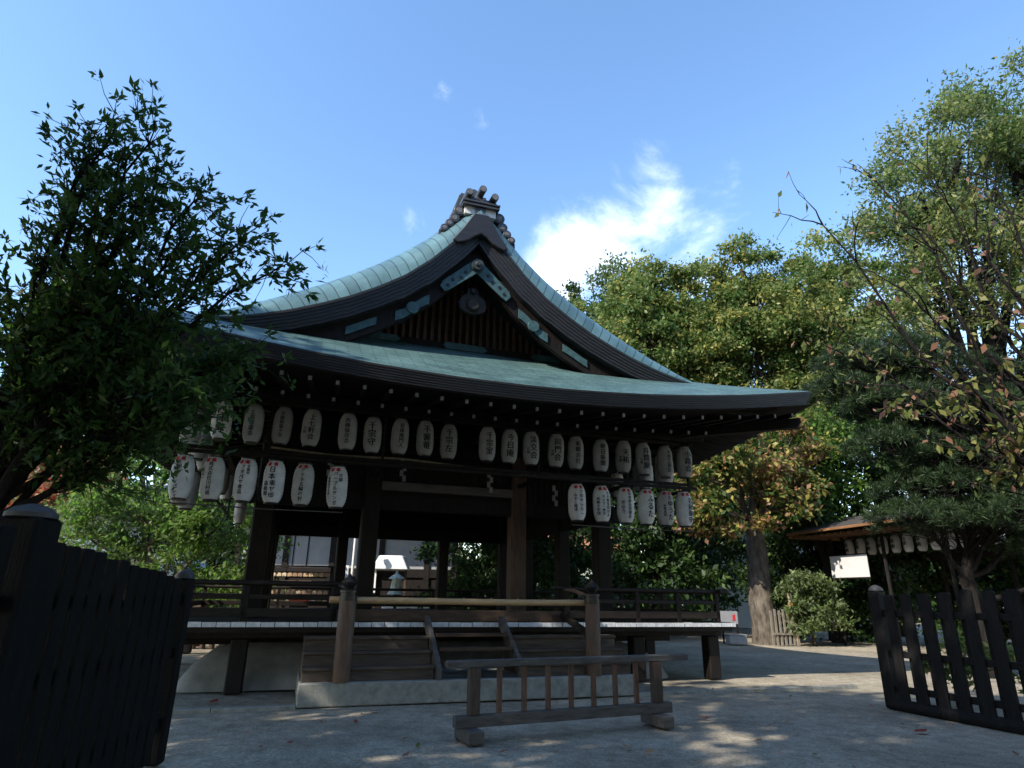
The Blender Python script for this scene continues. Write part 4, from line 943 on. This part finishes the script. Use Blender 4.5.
tree('broadleaf_tree', 'green tree standing behind the reddening maple at the left', (-17.5, 31, 0), [(0, 0, 8, 3, 2.5, 3), (-3, 0, 9.5, 3, 2.5, 3), (2.5, 0, 6.5, 2.2, 2, 2.5), (-6, 0, 7, 3, 2.5, 3)], .35, .26, 15000, [G1, G2, G3], [4, 4, 2], 86, sigma=.5, per_m3=.35)
def far_wood():
    r_ = np.random.default_rng(77); n = 60000
    x = r_.uniform(-60, 75, n); y = r_.uniform(50, 58, n); top = 6.5 + 1.6 * np.sin(x * .35) + 1.2 * np.sin(x * .9 + 1); z = top * r_.uniform(0, 1, n) ** .8
    me = leaves_mesh('far_wood', np.stack([x, y, z], 1), .7, .6, [G1, G2, GB], r_.integers(0, 3, n)); o = bpy.data.objects.new('far_wood', me); COL.objects.link(o)
    tag(o, 'far belt of dark green woodland closing the view behind the shrine court', 'woodland', kind='stuff')
far_wood()
# unseen tall trees behind and around the camera, placed to shade the court
st = tree('shade_tree', 'unseen tall broad evergreen behind the camera, placed to shade the court', (-10.3, -.6, 0), [(0, 0, 9, 2.6, 2.6, 2.8), (1.4, .8, 12, 2.3, 2.3, 2.4), (-1.5, -.8, 12, 2.3, 2.3, 2.4), (0, 0, 14, 1.8, 1.8, 1.6), (1.5, -1.2, 6.6, 2.1, 2.1, 2.0), (-1.4, 1.2, 6.6, 2.1, 2.1, 2.0), (0, 0, 4.2, 2.2, 2.2, 1.5)], .45, .34, 8300, [SH], [1], 90, sigma=.29, per_m3=.5, aspect=.6, twigs=.3, group='tall trees behind the camera')
for x, y, rz, s in [(-5.9, -2.9, 1.1, 1.03), (-13.6, 3.4, 2.2, 1.0), (-2.6, -6.4, 3.0, 1.06), (.7, -10.2, 4.1, 1.08), (4.0, -14, 5.0, 1.1), (-15.4, 8.0, .6, 1.02),
                    (2.6, -5.2, 1.7, 1.1), (7.2, -4.6, 2.9, 1.1), (11.2, -1.0, 3.9, 1.1), (13.6, 4.0, .3, 1.05), (7.5, -10.5, 1.3, 1.15), (-10.5, -6.0, 3.4, 1.15), (-6.5, -10.5, 2.2, 1.2), (-17.5, 1.5, 5.2, 1.1), (13.5, -7, 2, 1.15)]:  # further unseen trees, added to cut the skylight on the court
    dup(st, (x, y, 0), rz, scale=(s, s, s))

# ------------------------------------------------------------------ small roofed lantern shelter on the right
def shelter():
    d = Vector((.25, -.97, 0)).normalized(); n = Vector((.97, .25, 0)); rz = math.atan2(d.y, d.x)
    t = thing('lantern_shelter', 'small roofed shelter with a sunlit orange eave and a row of lanterns behind the pine', 'shelter', (12.1, 24, 0), rz)
    # local: x along the front towards the camera, +y away from us (into the shelter)
    L = 7.5
    for x in (0, 2.4, 4.8, 7.2):
        MB().tube([(x, 0, 0), (x, 0, 3.95)], .06, 10).build('post', BARKD, t, True)
        MB().tube([(x, 2.4, 0), (x, 2.4, 3.95)], .07, 10).build('post', DW, t, True)
    mb = MB(); mb.strip([[(-.9, -1.15, 3.86), (L + .9, -1.15, 3.86)], [(-.9, .2, 4.2), (L + .9, .2, 4.2)], [(-.9, 1.3, 4.5), (L + .9, 1.3, 4.5)], [(-.9, 3.6, 4.0), (L + .9, 3.6, 4.0)]])
    mb.strip([[(-.9, -1.15, 3.94), (L + .9, -1.15, 3.94)], [(-.9, .2, 4.29), (L + .9, .2, 4.29)], [(-.9, 1.3, 4.61), (L + .9, 1.3, 4.61)], [(-.9, 3.6, 4.1), (L + .9, 3.6, 4.1)]])
    mb.build('roof', mat('brown_bark_roof', (.055, .048, .044), .9, .3, 4, .4), t)
    MB().box(-.92, L + .92, -1.19, -1.13, 3.86, 3.95).box(-.93, -.88, -1.1, 3.5, 3.76, 3.90).build('eave_board', mat('orange_wood', (.24, .115, .05), .6, .25, 4, .2), t, bevel=.01)
    mb = MB()
    for k in range(26): mb.box(-.7 + k * .34, -.62 + k * .34, -1.02, .1, 3.72, 3.80)
    mb.build('rafter', mat('orange_rafter', (.14, .07, .03), .6, .25, 4, .2), t)
    MB().box(0, L, -.05, .05, 3.84, 3.97).box(0, L, 2.35, 2.45, 2.9, 3.9).build('beam', DW, t)
    for k in range(12):
        c = Vector((12.1, 24, 0)) + n * .55 + d * (.3 + k * .52); lantern((c.x, c.y, 3.07), rz, f'small shaded lantern under the shelter eave, {ordn[k]} from its far end', 'lanterns under the shelter eave', me=gen_me[k % 2], scale=.85)
    s = thing('notice_sign', 'plain white sign board hung below the shelter lanterns', 'sign', Vector((12.05, 23.95, 2.3)) - n * .1, rz)
    MB().box(.02, 1.78, -.03, 0, 0, .76).build('board', mat('white_sign_board', (.60, .60, .60), .6, .05, 3), s, bevel=.006)
    MB().box(-.02, 1.82, -.035, .01, .763, .80).box(-.02, 1.82, -.035, .01, -.04, -.003).build('frame', DW, s)
shelter()

# ------------------------------------------------------------------ old trunk guard, notice boards, log fence
g = thing('tree_guard', 'short grey picket guard with an orange tag beside the old flaking trunk', 'fence', (9.25, 23.3, 0), .25)
for k in range(6): MB().box(k * .17 - .03, k * .17 + .04, -.02, .02, 0, 1.15 + (k % 2) * .05).build('picket', mat('guard_wood', (.22, .19, .15), .8, .3, 5, .3), g)
MB().bar((1.0, 0, 0), (.86, 0, 1.75), .10, .10).build('leaning_post', mat('pale_post', (.34, .28, .2), .8, .3, 5, .3), g); MB().box(.72, .9, -.075, -.055, 1.0, 1.42).build('orange_tag', mat('orange_tag', (.55, .17, .05), .6, .1, 5), g)
MB().box(0, .95, -.05, -.02, .35, .42).build('rail', mat('guard_wood', (.22, .19, .15)), g)
GREYB = mat('dull_white_board', (.28, .28, .29), .7, .15, 6)
nb = thing('notice_board', 'small white notice board with a red mark standing near the far stage corner', 'notice board', (8.0, 24, 0), .1)
MB().box(-.32, .32, -.03, .03, .66, 1.1).build('board', GREYB, nb); MB().box(.12, .22, -.04, -.031, .78, .98).build('red_mark', RED, nb)
for x in (-.29, .25): MB().box(x, x + .05, -.03, .03, 0, .655).build('leg', DW, nb)
bx = thing('white_box', 'low white box on the ground below the notice board', 'box', (8.02, 23.5, 0), .1); MB().box(-.32, .32, -.2, .2, .02, .3).build('body', GREYB, bx, bevel=.02); MB().box(-.33, .33, -.21, .21, .303, .34).build('lid', GREYB, bx, bevel=.01)
lf = thing('log_fence', 'row of brown round posts seen below the left end of the deck', 'fence', (-10.6, 18.2, 0), .25)
for k in range(14): MB().tube([(k * .24, 0, 0), (k * .24, 0, .95 + .05 * (k % 3))], .075, 10).build('post', BROWNV, lf, True)
MB().tube([(0, .11, .6), (3.2, .11, .6)], .04, 8).build('rail', BROWN, lf, True)

# ------------------------------------------------------------------ white-walled hall behind the stage
hall = thing('shrine_hall', 'white-walled hall with dark timbers seen through the left and middle bays', 'hall', (-6.6, 28.2, 0), 0)
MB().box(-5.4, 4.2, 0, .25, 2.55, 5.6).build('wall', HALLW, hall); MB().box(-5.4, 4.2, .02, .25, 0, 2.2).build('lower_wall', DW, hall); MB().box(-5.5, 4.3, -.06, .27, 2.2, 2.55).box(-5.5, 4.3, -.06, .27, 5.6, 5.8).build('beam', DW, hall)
for x in (-5.3, -3.2, -1.15, 1.0, 3.0, 4.2): MB().box(x - .12, x + .12, -.08, .28, 0, 5.6).build('pillar', DW, hall)
for x0 in (-2.9, .25):
    o = MB().box(x0, x0 + .04, -.03, -.005, 2.6, 5.5).box(x0 + .62, x0 + .66, -.03, -.005, 2.6, 5.5).build('wall_strip', DW, hall)
mb = MB(); mb.strip([[(-7, -2.2, 5.5), (6, -2.2, 5.5)], [(-7, 0, 6.4), (6, 0, 6.4)], [(-6.8, 2.5, 8.3), (5.8, 2.5, 8.3)], [(-7, 7, 5.5), (6, 7, 5.5)]]); mb.strip([[(-7, -2.2, 5.3), (6, -2.2, 5.3)], [(-7, 7, 5.3), (6, 7, 5.3)]]); mb.strip([[(-7, -2.2, 5.3), (6, -2.2, 5.3)], [(-7, -2.2, 5.5), (6, -2.2, 5.5)]]); mb.build('roof', TILE, hall)
rk = thing('plaque_rack', 'wooden rack hung with brown votive plaques before the white-walled hall', 'rack', (-9.9, 26.2, 0), 0)
for x in (0, 2.75): MB().box(x - .06, x + .06, -.06, .06, 0, 2.5).build('post', DW, rk)
for z in (1.28, 1.62, 1.96, 2.3): MB().box(.06, 2.69, -.03, .03, z - .02, z + .02).build('rail', BROWN, rk)
MB().bar((-.2, 0, 2.52), (2.95, 0, 2.52), .5, .06).build('roof', DW, rk)
pm = [mat('plaque_wood_' + q, c, .7, .25, 9) for q, c in (('tan', (.42, .28, .16)), ('brown', (.28, .17, .10)), ('pale', (.55, .42, .28)))]
pms = []
for m in pm:
    o = MB().prism([(-.09, -.13), (.09, -.13), (.09, -.02), (0, .03), (-.09, -.02)], -.012, .012).build('votive_plaque', m); pms.append(o.data); bpy.data.objects.remove(o)
for zr in (1.28, 1.62, 1.96, 2.3):
    for k in range(12):
        o = bpy.data.objects.new('votive_plaque', pms[random.randrange(3)]); COL.objects.link(o); o.location = (-9.9 + .2 + k * .215, 26.15, zr - .04); o.rotation_euler = (0, random.uniform(-.1, .1), random.uniform(-.2, .2))
        tag(o, 'small wooden votive plaque hanging on the rack behind the stage', 'votive plaque', 'votive plaques on the rack')
# small things glimpsed through the bays
def banner(loc, h0, h1, wd, label):
    t = thing('cloth_banner', label, 'banner', loc); MB().tube([(0, 0, 0), (0, 0, h1 + .1)], .022, 8).build('pole', BARK, t); mb = MB()
    rows = [[(x * wd, .03 * math.sin(x * 6 + z * 2), h0 + (h1 - h0) * z / 6) for x in (0.03, .25, .5, .75, 1)] for z in range(7)]; mb.strip(rows); mb.build('cloth', mat('white_cloth', (.8, .8, .78), .9, .05, 3), t, True)
banner((-5.75, 26.4, 0), 1.55, 2.75, .35, 'white cloth banner hanging left of the middle pillar, before the hall')
banner((-7.0, 26.5, 0), 1.5, 2.6, .42, 'white cloth banner hanging just right of the plaque rack')
wp = thing('banner_pole', 'thin white pole with a red tip in front of the hall', 'pole', (-6.1, 25.2, 0)); MB().tube([(0, 0, 0), (0, 0, 3.75)], .05, 8).build('shaft', PLASTER, wp, True); MB().lathe([(.05, 3.75), (.1, 3.8), (.12, 3.9), (.03, 4.02)], 10).build('tip', RED, wp, True)
ks = thing('offering_kiosk', 'small kiosk with a sunlit white canopy beside the bronze lantern', 'kiosk', (-4.85, 26.6, 0))
mb = MB().prism([(-.75, 2.45), (.75, 2.45), (.5, 3.0), (-.45, 3.0)], -.4, .4); mb.build('canopy', mat('white_canopy', (.82, .82, .8), .7, .05, 3), ks, bevel=.03)
for x in (-.6, .6): MB().box(x - .05, x + .05, -.05, .05, 0, 2.44).build('post', BROWNV, ks)
MB().box(-.55, .55, -.02, .02, 1.0, 2.4).build('back_panel', DW, ks)
bl = thing('bronze_lantern', 'pale bronze lantern with a flared base on a post, in the middle bay', 'lantern', (-4.25, 24.6, 0))
MB().tube([(0, 0, 0), (0, 0, 1.5)], .06, 10).build('post', DW, bl, True); MB().lathe([(.34, 1.5), (.24, 1.62), (.19, 1.9), (.18, 2.05)], 8).build('body', mat('pale_bronze', (.36, .42, .36), .5, .3, 9), bl); MB().lathe([(.32, 2.053), (.2, 2.16), (.06, 2.24), (.05, 2.3), (.01, 2.36)], 8).build('roof', mat('pale_bronze', (.4, .4, .4)), bl)
tb = thing('cloth_covered_table', 'long table under a bright white cloth behind the bamboo pole', 'table', (-3.9, 25.2, 0)); MB().box(-.9, .9, -.3, .3, .85, 1.12).build('cloth', mat('white_cloth', (.8, .8, .8)), tb, bevel=.02)
for x in (-.8, .8): MB().box(x - .04, x + .04, -.2, .2, 0, .85).build('leg', DW, tb)
rc = thing('red_offering_box', 'small red box seen through the left railing', 'box', (-8.15, 25.6, 0)); MB().box(-.3, .3, -.2, .2, .2, 1.12).build('body', DW, rc); MB().box(-.32, .32, -.22, .22, 1.123, 1.3).build('lid', mat('vermilion', (.6, .09, .03), .5, .1, 5), rc)
bn = thing('low_bench', 'low brown bench seen through the railing at the left corner of the deck', 'bench', (-10.3, 20.5, 0)); MB().box(-.9, .9, -.2, .2, 1.05, 1.12).build('seat', BROWN, bn, bevel=.01)
for x in (-.8, .8): MB().box(x - .05, x + .05, -.15, .15, 0, 1.05).build('leg', BROWN, bn)
# houses glimpsed through leaves
def house(loc, rz, w_, dp_, h, wallm, roofm, label, rh=2.0):
    t = thing('house', label, 'house', loc, rz); MB().box(-w_ / 2, w_ / 2, 0, dp_, 0, h).build('wall', wallm, t)
    mb = MB(); mb.strip([[(-w_ / 2 - .5, -.7, h - .1), (w_ / 2 + .5, -.7, h - .1)], [(-w_ / 2 - .5, dp_ / 2, h + rh), (w_ / 2 + .5, dp_ / 2, h + rh)], [(-w_ / 2 - .5, dp_ + .7, h - .1), (w_ / 2 + .5, dp_ + .7, h - .1)]])
    mb.strip([[(-w_ / 2 - .5, -.7, h - .25), (w_ / 2 + .5, -.7, h - .25)], [(-w_ / 2 - .5, dp_ + .7, h - .25), (w_ / 2 + .5, dp_ + .7, h - .25)]]); mb.strip([[(-w_ / 2 - .5, -.7, h - .25), (w_ / 2 + .5, -.7, h - .25)], [(-w_ / 2 - .5, -.7, h - .1), (w_ / 2 + .5, -.7, h - .1)]]); mb.build('roof', roofm, t)
    for x in (-w_ * .3, w_ * .1):
        o = MB().box(x, x + 1.2, -.05, .03, h * .45, h * .45 + 1.3).build('window', mat('window_frame', (.25, .25, .26), .5), t); MB().box(x + .06, x + 1.14, -.055, -.051, h * .45 + .06, h * .45 + 1.24).build('pane', mat('dark_glass', (.03, .04, .05), .1, spec=.6), o)
house((-19.6, 31.5, 0), .1, 7, 5, 5.0, mat('pale_blue_wall', (.55, .68, .74), .8, .05, 2), mat('grey_slate', (.28, .28, .29), .7, .2, 4), 'pale blue house glimpsed over the tall black fence')
house((13.5, 37, 0), -.1, 8, 5, 7.5, mat('white_house_wall', (.78, .79, .82), .8, .05, 2), TILE, 'white house glimpsed through the branches right of the stage')
house((4.2, 36, 0), 0, 5, 4, 4.2, mat('pale_green_wall', (.45, .55, .48), .8, .1, 2), mat('orange_roof', (.38, .18, .09), .7, .2, 4), 'pale green house glimpsed through the right bay of the stage', .8)
# fallen leaves
for i, (x, y, m, lab) in enumerate([(5.05, 8.5, RD, 'red fallen leaf lying on the ground before the open picket fence'), (-4.2, 9.9, RD, 'red fallen leaf lying beside the left end of the kerb'), (2.6, 9.2, O2, 'brown fallen leaf lying right of the low barrier'), (-1.8, 9.3, O2, 'brown fallen leaf lying before the stone step'), (4.3, 11.8, O1, 'orange fallen leaf on the ground right of the stage')] + [(random.uniform(-3, 6), random.uniform(6, 12), random.choice([O2, O1, G3, RD]), 'tiny withered leaf scattered on the sandy court in front of the stage') for _ in range(45)]):
    mb = MB(); s = .09 if i < 5 else random.uniform(.03, .05); mb.add([(-s, 0, .012), (-.4 * s, .5 * s, .03), (.4 * s, .6 * s, .028), (s, .1 * s, .045), (.4 * s, -.5 * s, .025), (-.4 * s, -.5 * s, .02)], [(0, 1, 2, 3, 4, 5)])
    tag(mb.build('fallen_leaf', m, None, loc=(x, y, -.005), rotz=i * 1.3), lab, 'fallen leaf', 'fallen leaves on the court')
